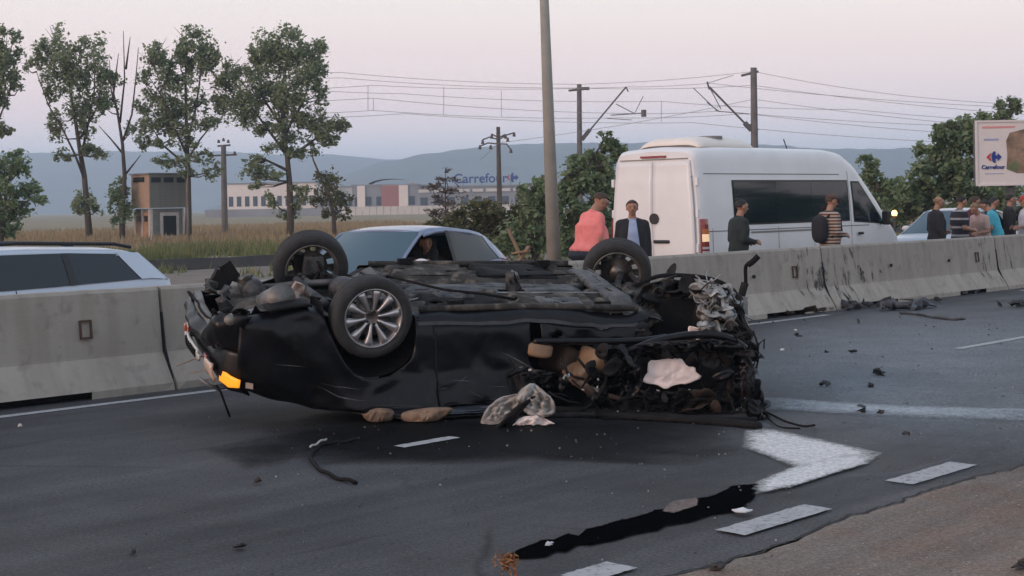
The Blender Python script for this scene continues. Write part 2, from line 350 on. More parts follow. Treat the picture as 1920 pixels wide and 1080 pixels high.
# ---------------------------------------------------------------- concrete barrier segments
def concrete(name, scuff):
    m = mat(name, (.325, .290, .250), (.375, .340, .295), scale=1.7, rough=.92, bump=.25, bscale=40, contrast=(.30, .68), c3=(.295, .265, .232), s3=7, spec=.12)
    t = m.node_tree; p = t.nodes['Principled BSDF']; src = p.inputs['Base Color'].links[0].from_socket
    tc = t.nodes.new('ShaderNodeTexCoord'); mp = t.nodes.new('ShaderNodeMapping'); mp.inputs['Scale'].default_value = (5.0, .3, .55); t.links.new(tc.outputs['Object'], mp.inputs[0])
    n = t.nodes.new('ShaderNodeTexNoise'); n.inputs['Scale'].default_value = 1.5; n.inputs['Detail'].default_value = 6; t.links.new(mp.outputs[0], n.inputs['Vector'])
    r = t.nodes.new('ShaderNodeValToRGB'); r.color_ramp.elements[0].position = .40; r.color_ramp.elements[1].position = .66
    r.color_ramp.elements[0].color = (1, 1, 1, 1); r.color_ramp.elements[1].color = (.88, .87, .86, 1); t.links.new(n.outputs[0], r.inputs[0])
    x = t.nodes.new('ShaderNodeMix'); x.data_type = 'RGBA'; x.blend_type = 'MULTIPLY'; x.inputs['Factor'].default_value = 1
    t.links.new(src, x.inputs['A']); t.links.new(r.outputs[0], x.inputs['B']); last = x.outputs['Result']
    sp_ = t.nodes.new('ShaderNodeSeparateXYZ'); t.links.new(tc.outputs['Object'], sp_.inputs[0])
    # slightly lighter below the slope break
    mr = t.nodes.new('ShaderNodeMapRange'); mr.inputs['From Min'].default_value = .34; mr.inputs['From Max'].default_value = .40; mr.inputs['To Min'].default_value = 1.10; mr.inputs['To Max'].default_value = 1.0
    t.links.new(sp_.outputs['Z'], mr.inputs['Value'])
    y = t.nodes.new('ShaderNodeMix'); y.data_type = 'RGBA'; y.blend_type = 'MULTIPLY'; y.inputs['Factor'].default_value = 1
    t.links.new(last, y.inputs['A']); t.links.new(mr.outputs[0], y.inputs['B']); last = y.outputs['Result']
    if scuff:
        mp = t.nodes.new('ShaderNodeMapping'); mp.inputs['Scale'].default_value = (2.6, 1, .8); mp.inputs['Location'].default_value = (scuff, 0, 0); t.links.new(tc.outputs['Object'], mp.inputs[0])
        n = t.nodes.new('ShaderNodeTexNoise'); n.inputs['Scale'].default_value = 3.2; n.inputs['Detail'].default_value = 7; n.inputs['Roughness'].default_value = .66; t.links.new(mp.outputs[0], n.inputs['Vector'])
        r = t.nodes.new('ShaderNodeValToRGB'); r.color_ramp.elements[0].position = .57; r.color_ramp.elements[1].position = .66; t.links.new(n.outputs[0], r.inputs[0])
        # only along the struck stretch
        ab = t.nodes.new('ShaderNodeMath'); ab.operation = 'ABSOLUTE'; t.links.new(sp_.outputs['X'], ab.inputs[0])
        m2 = t.nodes.new('ShaderNodeMapRange'); m2.inputs['From Min'].default_value = 1.3; m2.inputs['From Max'].default_value = 2.6; t.links.new(ab.outputs[0], m2.inputs['Value'])
        mu = t.nodes.new('ShaderNodeMath'); mu.operation = 'MULTIPLY'; t.links.new(r.outputs[0], mu.inputs[0]); t.links.new(m2.outputs[0], mu.inputs[1])
        x = t.nodes.new('ShaderNodeMix'); x.data_type = 'RGBA'; t.links.new(mu.outputs[0], x.inputs['Factor']); t.links.new(last, x.inputs['A']); x.inputs['B'].default_value = (.035, .035, .04, 1); last = x.outputs['Result']
    t.links.new(last, p.inputs['Base Color']); return m
m_conc = concrete('concrete', 0); m_concs = concrete('concrete_scuffed', 3.7)
m_rust = mat('rusty_steel', (.10, .055, .035), (.055, .035, .028), scale=12, rough=.8)
m_hole = mat('dark_hole', (.012, .012, .013), rough=.95)
SEG = 6.07; D0 = 8.07; NB = 12.35
labels = {-1: 'concrete barrier segment past the left edge of the picture', 0: 'pale concrete barrier segment with a rusty loop, left of the upturned car',
          1: 'concrete barrier segment right behind the raised rear wheels of the upturned car', 2: 'concrete barrier segment behind the torn front end, scraped black at its right end',
          3: 'concrete barrier segment with plastic debris along its foot below the striped sweater man', 4: 'concrete barrier segment at the right edge in front of the bystanders', 5: 'concrete barrier segment just beyond the right edge of the picture'}
r_ = random.Random(5)
for k in range(-1, 6):
    d0 = D0+k*SEG-SEG; root = thing('concrete_barrier', labels.get(k, 'concrete barrier segment far along the road beyond the right edge'), 'barrier', RD(d0+SEG/2, NB), rad(46.2), 'concrete barrier segments between the carriageways')
    prof = [(-.02, 0), (-.02, .07), (.17, .36), (.235, .97), (.26, 1.0), (.40, 1.0), (.425, .97), (.49, .36), (.68, .07), (.68, 0)]
    L = SEG-.035
    bm = BM(); NXg = 40
    def fb(a, b, prof=prof):
        j = min(int(b*(len(prof)-1)+1e-6), len(prof)-2); q = b*(len(prof)-1)-j
        y = prof[j][0]*(1-q)+prof[j+1][0]*q; z = prof[j][1]*(1-q)+prof[j+1][1]*q
        x = (a-.5)*L; e = max(0, 1-(min(a, 1-a)*L)/.03)
        return Vector((x, y+.006*noise.noise(Vector((x*2+k*9, z*3, 0)))+(.02*e if z > .05 else 0)*(1 if y < .33 else -1), z+(.005*noise.noise(Vector((x*2+k*5, 3, 0))) if z > .9 else 0)))
    def slot(a, b):     # lifting slots are open through the foot
        x = (a-.5)*L
        return not (b < 1/9 and (1.15 < abs(x) < 2.15) and b*9 < .98)
    grid(bm, fb, 60, 9, slot)
    es = [e for e in bm.edges if e.is_boundary]
    for sx in (0, 1):
        vs_ = [bm.verts.new(fb(sx, j/9)) for j in range(10)]
        try: bm.faces.new(vs_)
        except Exception: pass
    o = obj('barrier_body', bm, m_concs if k in (2, 3) else m_conc, root)
    for s in (-1, 1):
        b2 = BM(); box(b2, (s*1.65, .33, .03), (1.0, .4, .045)); obj('lifting_slot', b2, m_hole, root)
        b2 = BM(); tube(b2, [(s*.0+s*1.02+2.0*(s > 0)*0+0, .16+.0, .62), (s*1.02, .13, .62)], .028, 10); obj('anchor_hole', b2, m_hole, root)
    x0 = SEG/2-.86
    for xx in ((x0,) if k in (0, 2, 3, 4) else ()):
        b2 = BM()
        q = lambda x, z: (x, .17+(z-.36)/.61*.065-.022, z)
        for a, b in (((x0-.065, .72), (x0+.065, .72)), ((x0-.065, .56), (x0+.065, .56)), ((x0-.055, .72), (x0-.055, .56)), ((x0+.055, .72), (x0+.055, .56))): beam(b2, q(*a), q(*b), .018, .018)
        obj('steel_loop', b2, m_rust, root)
    b2 = BM(); tube(b2, [(SEG/2+.005, .06, .1), (SEG/2+.008, .19, .40), (SEG/2+.005, .235, .75)], .014, 6); obj('joint_filler', b2, m_hole, root)

# scrapes that ran as black rubber up the two struck segments
m_scr = mat('rubber_scrape', (.025, .025, .03), (.06, .06, .065), scale=30, rough=.9, spec=.1)
_t = m_scr.node_tree; _c = _t.nodes.new('ShaderNodeTexCoord'); _q = _t.nodes.new('ShaderNodeMapping'); _q.inputs['Scale'].default_value = (14, 14, 3.5); _t.links.new(_c.outputs['Object'], _q.inputs[0])
_n = _t.nodes.new('ShaderNodeTexNoise'); _n.inputs['Scale'].default_value = 1.3; _n.inputs['Detail'].default_value = 7; _n.inputs['Roughness'].default_value = .75; _t.links.new(_q.outputs[0], _n.inputs['Vector'])
_m = _t.nodes.new('ShaderNodeMapRange'); _m.inputs['From Min'].default_value = .43; _m.inputs['From Max'].default_value = .62; _t.links.new(_n.outputs[0], _m.inputs['Value']); _t.links.new(_m.outputs[0], _t.nodes['Principled BSDF'].inputs['Alpha'])
def scrape(px, py, px2, py2, w, lab):
    a, b = NP(px, py, NB+.13), NP(px2, py2, NB+.13)
    def fz(P):
        z = max(.02, min(.96, P.z)); n = NB+(.17+(z-.36)/.61*.065 if z > .36 else -.02+(z-.07)/.29*.19)-.006
        d = P.x*DX+P.y*DY; return RD(d, n, z)
    bm = BM(); K = 7; r = random.Random(int(px*7+py))
    ws = [w*r.uniform(.25, 1)*math.sin(math.pi*(i+.6)/(K+1.2)) for i in range(K+1)]
    def fs(u, v):
        i = round(u*K); P = fz(a.lerp(b, u)); d = (v-.5)*ws[i]
        return P+Vector((DX*d, DY*d, 0))
    grid(bm, fs, K, 1)
    tag(obj('scrape_mark', bm, m_scr), kind='stuff')
for i, s in enumerate(((1548, 500, 1541, 545, .5), (1563, 470, 1560, 500, .14), (1602, 465, 1610, 487, .16), (1616, 497, 1624, 530, .28), (1505, 490, 1500, 530, .16), (1523, 500, 1520, 515, .1),
                       (1572, 535, 1588, 582, .16), (1400, 522, 1455, 520, .03), (1405, 542, 1450, 546, .04), (1430, 530, 1480, 524, .02), (1640, 500, 1641, 530, .05), (1850, 478, 1848, 505, .12), (1895, 460, 1906, 530, .06), (1890, 450, 1893, 500, .03), (1536, 520, 1533, 545, .12), (1655, 505, 1658, 512, .1))):
    scrape(*s, '')

# ---------------------------------------------------------------- hills
m_hill = mat('wooded_hill', (.050, .064, .066), (.085, .092, .086), scale=.006, rough=.95, contrast=(.40, .6), c3=(.032, .046, .050), s3=.02)
def hill(name, prof, Y, depth, seed):
    """ridge line through measured points; real rising ground in front and behind"""
    pts = [A(x, y, Y) for x, y in prof]
    xs = [p.x for p in pts]; zs = [p.z for p in pts]
    def hz(x):
        if x <= xs[0]: return zs[0]
        for i in range(len(xs)-1):
            if x <= xs[i+1]:
                q = (x-xs[i])/(xs[i+1]-xs[i]); q = q*q*(3-2*q); return zs[i]*(1-q)+zs[i+1]*q
        return zs[-1]
    bm = BM()
    def f(a, b):
        x = xs[0]+(xs[-1]-xs[0])*a; y = Y+depth*(b-.5)
        k = math.sin(math.pi*b)**.8
        n1 = noise.fractal(Vector((x*.004, y*.004, seed)), 1, 2, 5)
        return Vector((x, y, -1+(hz(x)+1)*k+n1*5*k+abs(noise.noise(Vector((x*.03, y*.03, seed))))*2.5*k))
    grid(bm, f, 220, 26)
    return tag(obj(name, bm, m_hill, smooth=True), kind='structure')
hill('hills', [(-900, 300), (-300, 292), (0, 288), (300, 287), (620, 291), (740, 300), (1000, 302), (1500, 300), (3000, 300)], 3000, 1500, 1)
hill('hills', [(500, 372), (640, 330), (740, 299), (800, 287), (880, 277), (960, 271), (1060, 268), (1180, 268), (1300, 272), (1560, 284), (1700, 280), (1760, 290), (2000, 300), (2600, 290)], 2100, 900, 2)

# ---------------------------------------------------------------- far buildings
m_pink = mat('pale_cladding', (.74, .66, .61), (.66, .58, .54), scale=.1, rough=.8)
m_wwall = mat('white_wall', (.60, .56, .53), (.48, .44, .42), scale=.3, rough=.85)
m_grey = mat('grey_cladding', (.20, .205, .23), (.26, .265, .29), scale=.08, rough=.7)
m_redw = mat('red_cladding', (.34, .12, .10), (.28, .13, .12), scale=.08, rough=.7)
m_win = mat('window_glass_dark', (.03, .035, .045), rough=.12)
m_blueL = mat('blue_lettering', (.010, .030, .20), rough=.5)
m_redL = mat('red_lettering', (.45, .02, .03), rough=.5)
def hall(name, label, x0, x1, ytop, Y, depth, m, wins=0, trims=0, yw=None):
    p0, p1 = A(x0, ytop, Y), A(x1, ytop, Y); h = p0.z
    W_ = p1.x-p0.x; root = thing(name, label, 'building', ((p0.x+p1.x)/2, Y, 0))
    bm = BM(); box(bm, (0, depth/2, h/2), (W_, depth, h)); obj('wall', bm, m, root)
    bm = BM(); box(bm, (0, depth/2, h+.2), (W_+.6, depth+.6, .4)); obj('roof', bm, m_grey, root)
    for i in range(wins):
        bm = BM(); ww = W_/wins*.55; box(bm, (-W_/2+(i+.5)*W_/wins, -.03, h*.45), (ww, .12, h*.32)); obj('window', bm, m_win, root)
    return root, W_, h
hall('warehouse', 'long pale pink hall on the horizon behind the right-hand poplars', 425, 592, 346, 420, 40, m_pink, 11)
hall('warehouse', 'low pale shed on the horizon just left of the red and grey hall', 592, 668, 352, 430, 30, m_wwall, 4)
rt, w_, h_ = hall('shopping_hall', 'grey hall with red middle bay on the horizon between poplars and hatchback', 660, 782, 349, 400, 50, m_grey, 6)
for x0, x1, m_ in ((-.05, .22, m_redw), (.22, .36, m_pink), (-.42, -.30, m_pink)):
    bm = BM(); box(bm, ((x0+x1)/2*w_, -.25, h_*.55), ((x1-x0)*w_, .5, h_*.9)); obj('bay', bm, m_, rt)
bm = BM()
for k in range(18):
    for j in range(8):
        a0, a1 = math.pi*j/8, math.pi*(j+1)/8
m_or = mat('orange_roof', (.42, .16, .07), rough=.7)
bm = BM(); grid(bm, lambda a, b: Vector((.07*w_+math.cos(math.pi*a)*6.4, 4+12*b, h_+math.sin(math.pi*a)*1.9)), 12, 1); obj('vaulted_roof', bm, m_or, rt)
rt, w_, h_ = hall('hypermarket', 'long grey shop building on the horizon under big blue letters', 782, 1010, 352, 400, 60, m_grey, 9)
s4 = ppm(400)
bm = BM()
for k in range(9): box(bm, (-w_/2+(k+.5)*w_/9, -.3, h_*.86), (w_/9*.8, .3, h_*.12))
obj('light_band', bm, m_wwall, rt)
text_mesh('lettering', 'Carrefour', 25/s4*.98, m_blueL, rt, (A(901, 340, 400).x-rt.location.x, -.6, A(903, 335, 400).z), (rad(90), 0, 0), .25, .06)
def logo(parent, cx, cz, s, y, th=.1):
    """two arrows with the letter left open between them"""
    for nm, L, m_ in (('logo_arrow', [(-.50, 0), (-.20, .30), (-.20, .12), (-.30, 0), (-.20, -.12), (-.20, -.30)], m_redL),
                      ('logo_arrow', [(.58, 0), (.30, .28), (.30, .12), (.14, .12), (.14, .40), (.02, .42), (-.10, .26), (-.14, 0), (-.10, -.26), (.02, -.42), (.14, -.40), (.14, -.12), (.30, -.12), (.30, -.28)], m_blueL)):
        b = BM(); fr = [b.verts.new((cx+x*s, y, cz+z*s)) for x, z in L]; f = b.faces.new(fr)
        ex = bmesh.ops.extrude_face_region(b, geom=[f]); 
        for v in [g for g in ex['geom'] if isinstance(g, bmesh.types.BMVert)]: v.co.y += th
        bmesh.ops.triangulate(b, faces=b.faces[:]); obj(nm, b, m_, parent)
logo(rt, A(960, 333, 400).x-rt.location.x, A(960, 333, 400).z, 22/s4, -.7, .3)
bm = BM(); 
for xx in (A(868, 345, 400).x, A(903, 345, 400).x, A(940, 345, 400).x, A(958, 345, 400).x): box(bm, (xx-rt.location.x, -.3, h_+.8), (.25, .25, 3))
obj('sign_bracket', bm, m_grey, rt)
# boundary wall in front of the halls: panel by panel
rt = thing('boundary_wall', 'low whitish panel wall on the far side of the field below the halls', 'wall', (0, 330, 0))
xa, xb = A(640, 380, 330).x, A(1010, 380, 330).x; me0 = None; n_ = 28
for k in range(n_):
    if me0 is None:
        bm = BM(); box(bm, (0, 0, .95), ((xb-xa)/n_-.12, .2, 1.9)); o = obj('panel', bm, m_wwall, rt); me0 = o.data
    else: o = link('panel', me0, None, rt)
    o.location = (xa+(k+.5)*(xb-xa)/n_, .04*(k % 2), .0)
rt = thing('embankment_wall', 'long low grey wall across the field below the pale pink hall', 'wall', (0, 345, 0))
bm = BM(); box(bm, (A(520, 388, 345).x, 0, .9), (34, .4, 1.8)); obj('panel', bm, m_grey, rt)

# ---------------------------------------------------------------- switch tower
m_brick = mat('ochre_render', (.30, .17, .10), (.38, .23, .14), scale=2, rough=.9)
m_shin = mat('grey_shingle', (.17, .165, .15), (.22, .215, .195), scale=3, rough=.9)
m_whit = mat('chalky_white', (.55, .50, .47), (.42, .38, .36), scale=3, rough=.85)
rt = thing('switch_tower', 'derelict two-storey tower hut with ochre side and grey boarded front', 'building', A(300, 440, 88).xy.to_3d(), rad(44))
Hh = A(300, 327, 88).z
W2, D2 = 2.55, 2.05
bm = BM(); box(bm, (0, 0, Hh*.24), (W2*.86, D2*.86, Hh*.48)); obj('lower_storey', bm, m_shin, rt)
bm = BM(); box(bm, (0, 0, Hh*.74), (W2, D2, Hh*.50)); obj('upper_storey', bm, mat('tower_upper', (.34, .23, .16), (.40, .28, .20), scale=2, rough=.9), rt)
bm = BM(); box(bm, (0, 0, Hh+.02), (W2+.22, D2+.22, .09)); obj('roof', bm, m_grey, rt)
sh = None
for j in range(14):        # horizontal boards over the front
    if sh is None:
        bm = BM(); box(bm, (0, 0, 0), (W2-.02, .05, Hh*.50/14-.02)); sh = obj('board', bm, m_shin, rt); o = sh
    else: o = link('board', sh.data, None, rt)
    o.location = (0, -D2/2-.03-(j % 2)*.008, Hh*.49+(j+.5)*Hh*.5/14)
# left flank: brick lower wall with white frames
bm = BM(); box(bm, (-W2*.43-.02, 0, Hh*.22), (.05, D2*.84, Hh*.40)); obj('flank_wall', bm, m_brick, rt)
for yy in (-.40, 0.0, .40):
    bm = BM(); box(bm, (-W2*.43-.06, yy*D2, Hh*.24), (.08, .13, Hh*.46)); obj('post', bm, m_whit, rt)
for yy in (-.2, .2):
    bm = BM(); box(bm, (-W2*.43-.06, yy*D2, Hh*.33), (.05, .34, .34)); obj('window', bm, m_win, rt)
bm = BM(); box(bm, (-W2*.5-.03, .1, Hh*.92), (.06, 1.2, .28)); obj('vent', bm, m_hole, rt)
f = BM(); box(f, (.1, -D2*.43-.05, Hh*.22), (1.25, .07, Hh*.40)); fr = obj('door_frame', f, m_whit, rt)
for xx in (-.85, 0, .85):
    b2 = BM(); box(b2, (xx, -D2/2-.075, Hh*.91), (.62, .03, .30)); obj('window', b2, m_win, rt)
f = BM(); box(f, (.1, -D2*.43-.10, Hh*.22), (.85, .05, Hh*.30)); obj('doorway', f, m_hole, fr)
for xx in (-.42, .42):
    bm = BM(); box(bm, (xx*W2, -D2*.43-.03, Hh*.24), (.12, .07, Hh*.46)); obj('post', bm, m_whit, rt)

# ---------------------------------------------------------------- masts and wires
m_mast = mat('mast_concrete', (.115, .105, .10), (.165, .15, .145), scale=2, rough=.85)
m_steel = mat('weathered_steel', (.09, .085, .085), (.13, .12, .115), scale=6, rough=.6, metal=.3)
m_wood = mat('tarred_wood', (.075, .058, .05), (.12, .095, .08), scale=4, rough=.9, stretch=(1, 1, .1))
def pole(name, label, cat, xt, yt, xb_, Y, r0, r1, m, group=None, n=12):
    T = A(xt, yt, Y); B = A(xb_, 400, Y); B.z = 0
    root = thing(name, label, cat, B, 0, group); bm = BM(); tube(bm, [(0, 0, -.2), (T.x-B.x, 0, T.z)], [r0, r1], n)
    obj('mast', bm, m, root); return root, B
def rel(B, x, y, Y): return A(x, y, Y)-B
# left concrete pole with small crossarms
Y = 100; rt, B = pole('power_pole', 'short dark concrete pole with insulators beside the derelict tower hut', 'pole', 419, 272, 421, Y, .23, .17, m_mast)
for yy, w in ((272, 12), (290, 24)):
    bm = BM(); beam(bm, rel(B, 420-w, yy+2, Y), rel(B, 420+w, yy, Y), .12); obj('crossarm', bm, m_steel, rt)
for xx, yy in ((410, 268), (419, 265), (428, 268), (398, 296), (404, 310), (408, 318), (440, 290)):
    bm = BM(); tube(bm, [rel(B, xx, yy, Y), rel(B, xx, yy-6, Y)], [.11, .06], 8); obj('insulator', bm, m_wood, rt)
Y = 112; rt, B = pole('power_pole', 'dark wooden power pole with two curved crossarms near the blue letters', 'pole', 934, 238, 937, Y, .24, .15, m_wood)
for pts in ([(905, 262), (918, 257), (935, 262), (950, 253), (964, 249)], [(900, 274), (915, 268), (935, 270), (950, 270), (958, 281)], [(921, 251), (935, 258), (948, 252)]):
    bm = BM(); tube(bm, [rel(B, a, b, Y) for a, b in pts], .055, 6); obj('crossarm', bm, m_wood, rt)
for xx, yy in ((905, 266), (964, 252), (900, 276), (958, 283), (922, 256), (948, 256), (920, 276), (952, 262)):
    bm = BM(); tube(bm, [rel(B, xx, yy+4, Y), rel(B, xx, yy-4, Y)], [.13, .07], 8); obj('insulator', bm, m_wood, rt)
Y = 92; rt, B = pole('railway_mast', 'grey railway mast rising behind the bush left of the minibus', 'railway mast', 1086, 158, 1087, Y, .20, .15, m_mast)
bm = BM(); beam(bm, rel(B, 1066, 170, Y), rel(B, 1104, 166, Y), .1, .13); obj('top_bracket', bm, m_steel, rt)
bm = BM(); beam(bm, rel(B, 1084, 166, Y), rel(B, 1105, 166, Y), .24, .18); obj('weight', bm, m_steel, rt)
for a, b, w in (((1091, 262), (1174, 163), .10), ((1091, 262), (1106, 243), .26), ((1155, 195), (1190, 213), .05), ((1145, 216), (1208, 212), .06), ((1190, 213), (1206, 180), .04), ((1138, 222), (1185, 225), .04), ((1174, 163), (1178, 172), .07)):
    bm = BM(); beam(bm, rel(B, *a, Y), rel(B, *b, Y), w); obj('cantilever_tube', bm, m_steel, rt)
bm = BM(); tube(bm, [rel(B, 1207, 206, Y), rel(B, 1207, 219, Y)], [.16, .16], 8); obj('insulator', bm, m_steel, rt)
Y = 84; rt, B = pole('railway_mast', 'thick grey railway mast rising right behind the minibus roof', 'railway mast', 1413, 127, 1416, Y, .24, .18, m_mast)
bm = BM(); beam(bm, rel(B, 1390, 142, Y), rel(B, 1422, 134, Y), .16, .13); obj('top_bracket', bm, m_steel, rt)
for a, b, w in (((1409, 244), (1330, 163), .10), ((1409, 244), (1396, 230), .26), ((1326, 153), (1330, 168), .09), ((1330, 155), (1375, 141), .03), ((1330, 163), (1352, 205), .045), ((1300, 165), (1345, 208), .045), ((1340, 208), (1405, 214), .04), ((1325, 192), (1350, 210), .04)):
    bm = BM(); beam(bm, rel(B, *a, Y), rel(B, *b, Y), w); obj('cantilever_tube', bm, m_steel, rt)
bm = BM(); tube(bm, [rel(B, 1404, 236, Y), rel(B, 1420, 246, Y)], .14, 8); obj('clamp', bm, m_steel, rt)
m_wire = mat('wire_grey', (.26, .245, .25), rough=.7)
wires = [[(380, 128), (640, 136), (1086, 158), (1413, 134), (1700, 180), (2050, 200)], [(380, 140), (640, 146), (1086, 165), (1413, 160), (2050, 222)],
         [(380, 168), (700, 160), (1175, 163), (1330, 156), (2050, 206)], [(380, 190), (700, 184), (1190, 213), (1345, 208), (2050, 240)],
         [(380, 214), (700, 207), (1160, 221), (1400, 213), (2050, 262)], [(380, 152), (760, 176), (1240, 190), (1600, 205), (2050, 232)], [(900, 300), (935, 268), (1413, 186), (2050, 250)], [(380, 222), (760, 213), (1300, 230), (2050, 275)]]
wl = ['highest overhead wire running to the thick railway mast', 'second highest overhead wire under the mast tops', 'overhead wire through the raised cantilever tips of both railway masts', 'contact wire held low by both railway cantilevers',
      'lower contact wire under the right cantilever', 'thin wire crossing between the upper and lower bundles', 'thin wire rising from the wooden power pole', 'lowest overhead wire above the hills']
for L, lb in zip(wires, wl):
    pts = []
    for (x0, y0), (x1, y1) in zip(L, L[1:]):
        for k in range(8):
            t = k/8; pts.append(A(x0+(x1-x0)*t, y0+(y1-y0)*t+4*t*(1-t)*(x1-x0)*.012, 93-(x0+(x1-x0)*t)*.004))
    pts.append(A(*L[-1], 85)); bm = BM(); tube(bm, pts, .014, 5)
    tag(obj('overhead_wire', bm, m_wire), lb, 'wire', 'railway overhead wires')
# droppers between the catenary wires
bm = BM()
for xx, y0, y1 in ((690, 161, 207), (832, 163, 215), (700, 185, 207), (940, 170, 219), (1240, 190, 228)):
    tube(bm, [A(xx, y0, 90), A(xx, y1, 90)], .02, 4)
tag(obj('wire_dropper', bm, m_wire), 'thin vertical droppers linking the overhead wires', 'wire', kind='stuff')

# lamp post
Y = 26.6; T = A(1012, -230, Y); B = A(1038, 480, Y); base = Vector((B.x+.02, Y, 0))
rt = thing('lamp_post', 'tall pale concrete lamp post leaning slightly left behind the barrier', 'lamp post', base)
bm = BM(); tube(bm, [(0, 0, -.1), T-base], [.135, .062], 16); obj('mast', bm, mat('pale_concrete', (.25, .235, .205), (.32, .30, .265), scale=2.5, rough=.85, bump=.2, bscale=30), rt, True)
bm = BM(); tp = T-base; tube(bm, [tp, tp+Vector((.2, -.5, .35)), tp+Vector((.5, -1.6, .5))], .04, 8); obj('arm', bm, m_steel, rt)
bm = BM(); box(bm, tp+Vector((.6, -1.9, .5)), (.25, .7, .12), taper=.7); obj('lamp_head', bm, m_steel, rt)
bm = BM(); box(bm, (0, 0, .06), (.5, .5, .12)); obj('footing', bm, m_conc, rt)

# ---------------------------------------------------------------- trees, bushes and weeds
def leafmat(name, a, b, c):
    m = mat(name, a, b, scale=1.2, rough=.65, contrast=(.35, .65), c3=c, s3=5)
    t = m.node_tree; p = t.nodes['Principled BSDF']; tr = t.nodes.new('ShaderNodeBsdfTranslucent'); mx_ = t.nodes.new('ShaderNodeMixShader'); mx_.inputs[0].default_value = .38   # light passes through leaves
    t.links.new(p.inputs['Base Color'].links[0].from_socket, tr.inputs[0]); t.links.new(p.outputs[0], mx_.inputs[1]); t.links.new(tr.outputs[0], mx_.inputs[2]); t.links.new(mx_.outputs[0], t.nodes['Material Output'].inputs[0])
    return m
m_leaf = leafmat('leaf_green', (.17, .215, .115), (.25, .29, .16), (.31, .34, .21))
m_leafd = leafmat('leaf_dark', (.14, .20, .10), (.21, .27, .14), (.27, .33, .18))
m_leafb = leafmat('leaf_brown', (.11, .060, .042), (.16, .10, .065), (.075, .07, .04))
m_leafy = leafmat('leaf_yellowish', (.10, .11, .045), (.15, .14, .06), (.07, .09, .035))
m_bark = mat('bark', (.060, .045, .038), (.105, .082, .066), scale=5, rough=.95, stretch=(1, 1, .2))
m_bark2 = mat('bark_pale', (.22, .20, .18), (.12, .105, .09), scale=3, rough=.95, stretch=(1, 1, .3))
def leaves(bm, c, rx, ry, rz, n, s, r, shell=.35):
    """uneven leaf cluster: sub clumps strewn in an ellipsoid, each of small turned leaves"""
    k = max(6, int(n/60)); subs = []
    for _ in range(k):
        v = Vector((r.gauss(0, 1), r.gauss(0, 1), r.gauss(0, 1))).normalized()*(r.uniform(shell, 1)**.7)
        subs.append((Vector((c[0]+v.x*rx, c[1]+v.y*ry, c[2]+v.z*rz)), r.uniform(.22, .40)))
    for i in range(n):
        p, q = subs[i % k]
        o = p+Vector((r.gauss(0, q*rx*.75), r.gauss(0, q*ry*.75), r.gauss(0, q*rz*.75)))
        a = Vector((r.gauss(0, 1), r.gauss(0, 1), r.gauss(0, .7))).normalized(); b = a.orthogonal().normalized()
        b = (b*math.cos(i)+a.cross(b)*math.sin(i)); L = s*(.45+1.25*r.random()**1.6); w = L*r.uniform(.45, .7)
        v = [bm.verts.new(o+a*L*.5), bm.verts.new(o+b*w*.5), bm.verts.new(o-a*L*.5), bm.verts.new(o-b*w*.5)]
        bm.faces.new(v)
def tree(label, Y, base, trunk, limbs, clumps, ml, mb, dens=1.0, ls=.19, r0=.22, seed=1, name='tree', cat='tree', twigs=True, group=None):
    """trunk: photo points from the foot up; limbs: polylines; clumps: (x, y, rx, ry) in photo pixels at depth Y"""
    r = random.Random(seed); s = ppm(Y); B = A(base[0], 400, Y); B.z = 0
    root = thing(name, label, cat, B, 0, group)
    bm = BM(); P = [Vector((0, 0, -.1))]+[rel(B, x, y, Y)+Vector((0, r.uniform(-.2, .2), 0)) for x, y in trunk]
    tube(bm, P, [r0*(1-.82*i/(len(P)-1)) for i in range(len(P))], 9); obj('trunk', bm, mb, root, True)
    ends = list(P[1:])
    bm = BM(); allp = [q for q in P]
    for L in limbs:
        Q = []; dy = r.uniform(-1, 1)
        for i, (x, y) in enumerate(L): Q.append(rel(B, x, y, Y)+Vector((0, dy*i*.5, 0)))
        tube(bm, Q, [r0*.42*(1-.75*i/max(1, len(Q)-1)) for i in range(len(Q))], 6); allp += Q
    bl = BM()
    more = [(x+r.uniform(-1, 1)*rx*1.05, y+r.uniform(-1, 1)*ry*1.05, rx*.7, ry*.7) for (x, y, rx, ry) in clumps if rx > 11]
    for (x, y, rx, ry) in list(clumps)+more:
        c = rel(B, x, y, Y)+Vector((0, r.uniform(-1.2, 1.2)*rx/s*.7, 0)); wx, wz = rx/s*1.12, ry/s*1.12
        n = int(wx*wz*850*dens)
        leaves(bl, c, wx, (wx+wz)*.45, wz, max(30, n), ls, r)
        if twigs:
            q = min(allp, key=lambda p: (p-c).length+max(0, p.z-c.z)*1.5)
            mid = q.lerp(c, .5)+Vector((r.uniform(-.2, .2), r.uniform(-.2, .2), -.15))
            tube(bm, [q, mid, c], [.055, .035, .015], 5)
            for _ in range(5):
                e = c+Vector((r.uniform(-1, 1)*wx, r.uniform(-1, 1)*wx*.7, r.uniform(-.3, 1)*wz)); tube(bm, [c.lerp(q, r.uniform(0, .4)), e], [.022, .008], 4)
    if len(bm.verts): obj('limbs', bm, mb, root, True)
    else: bm.free()
    o = obj('crown', bl, ml, root, fixn=False); o['kind'] = 'stuff'
    return root
PG = 'tall thin trees in a row across the field'
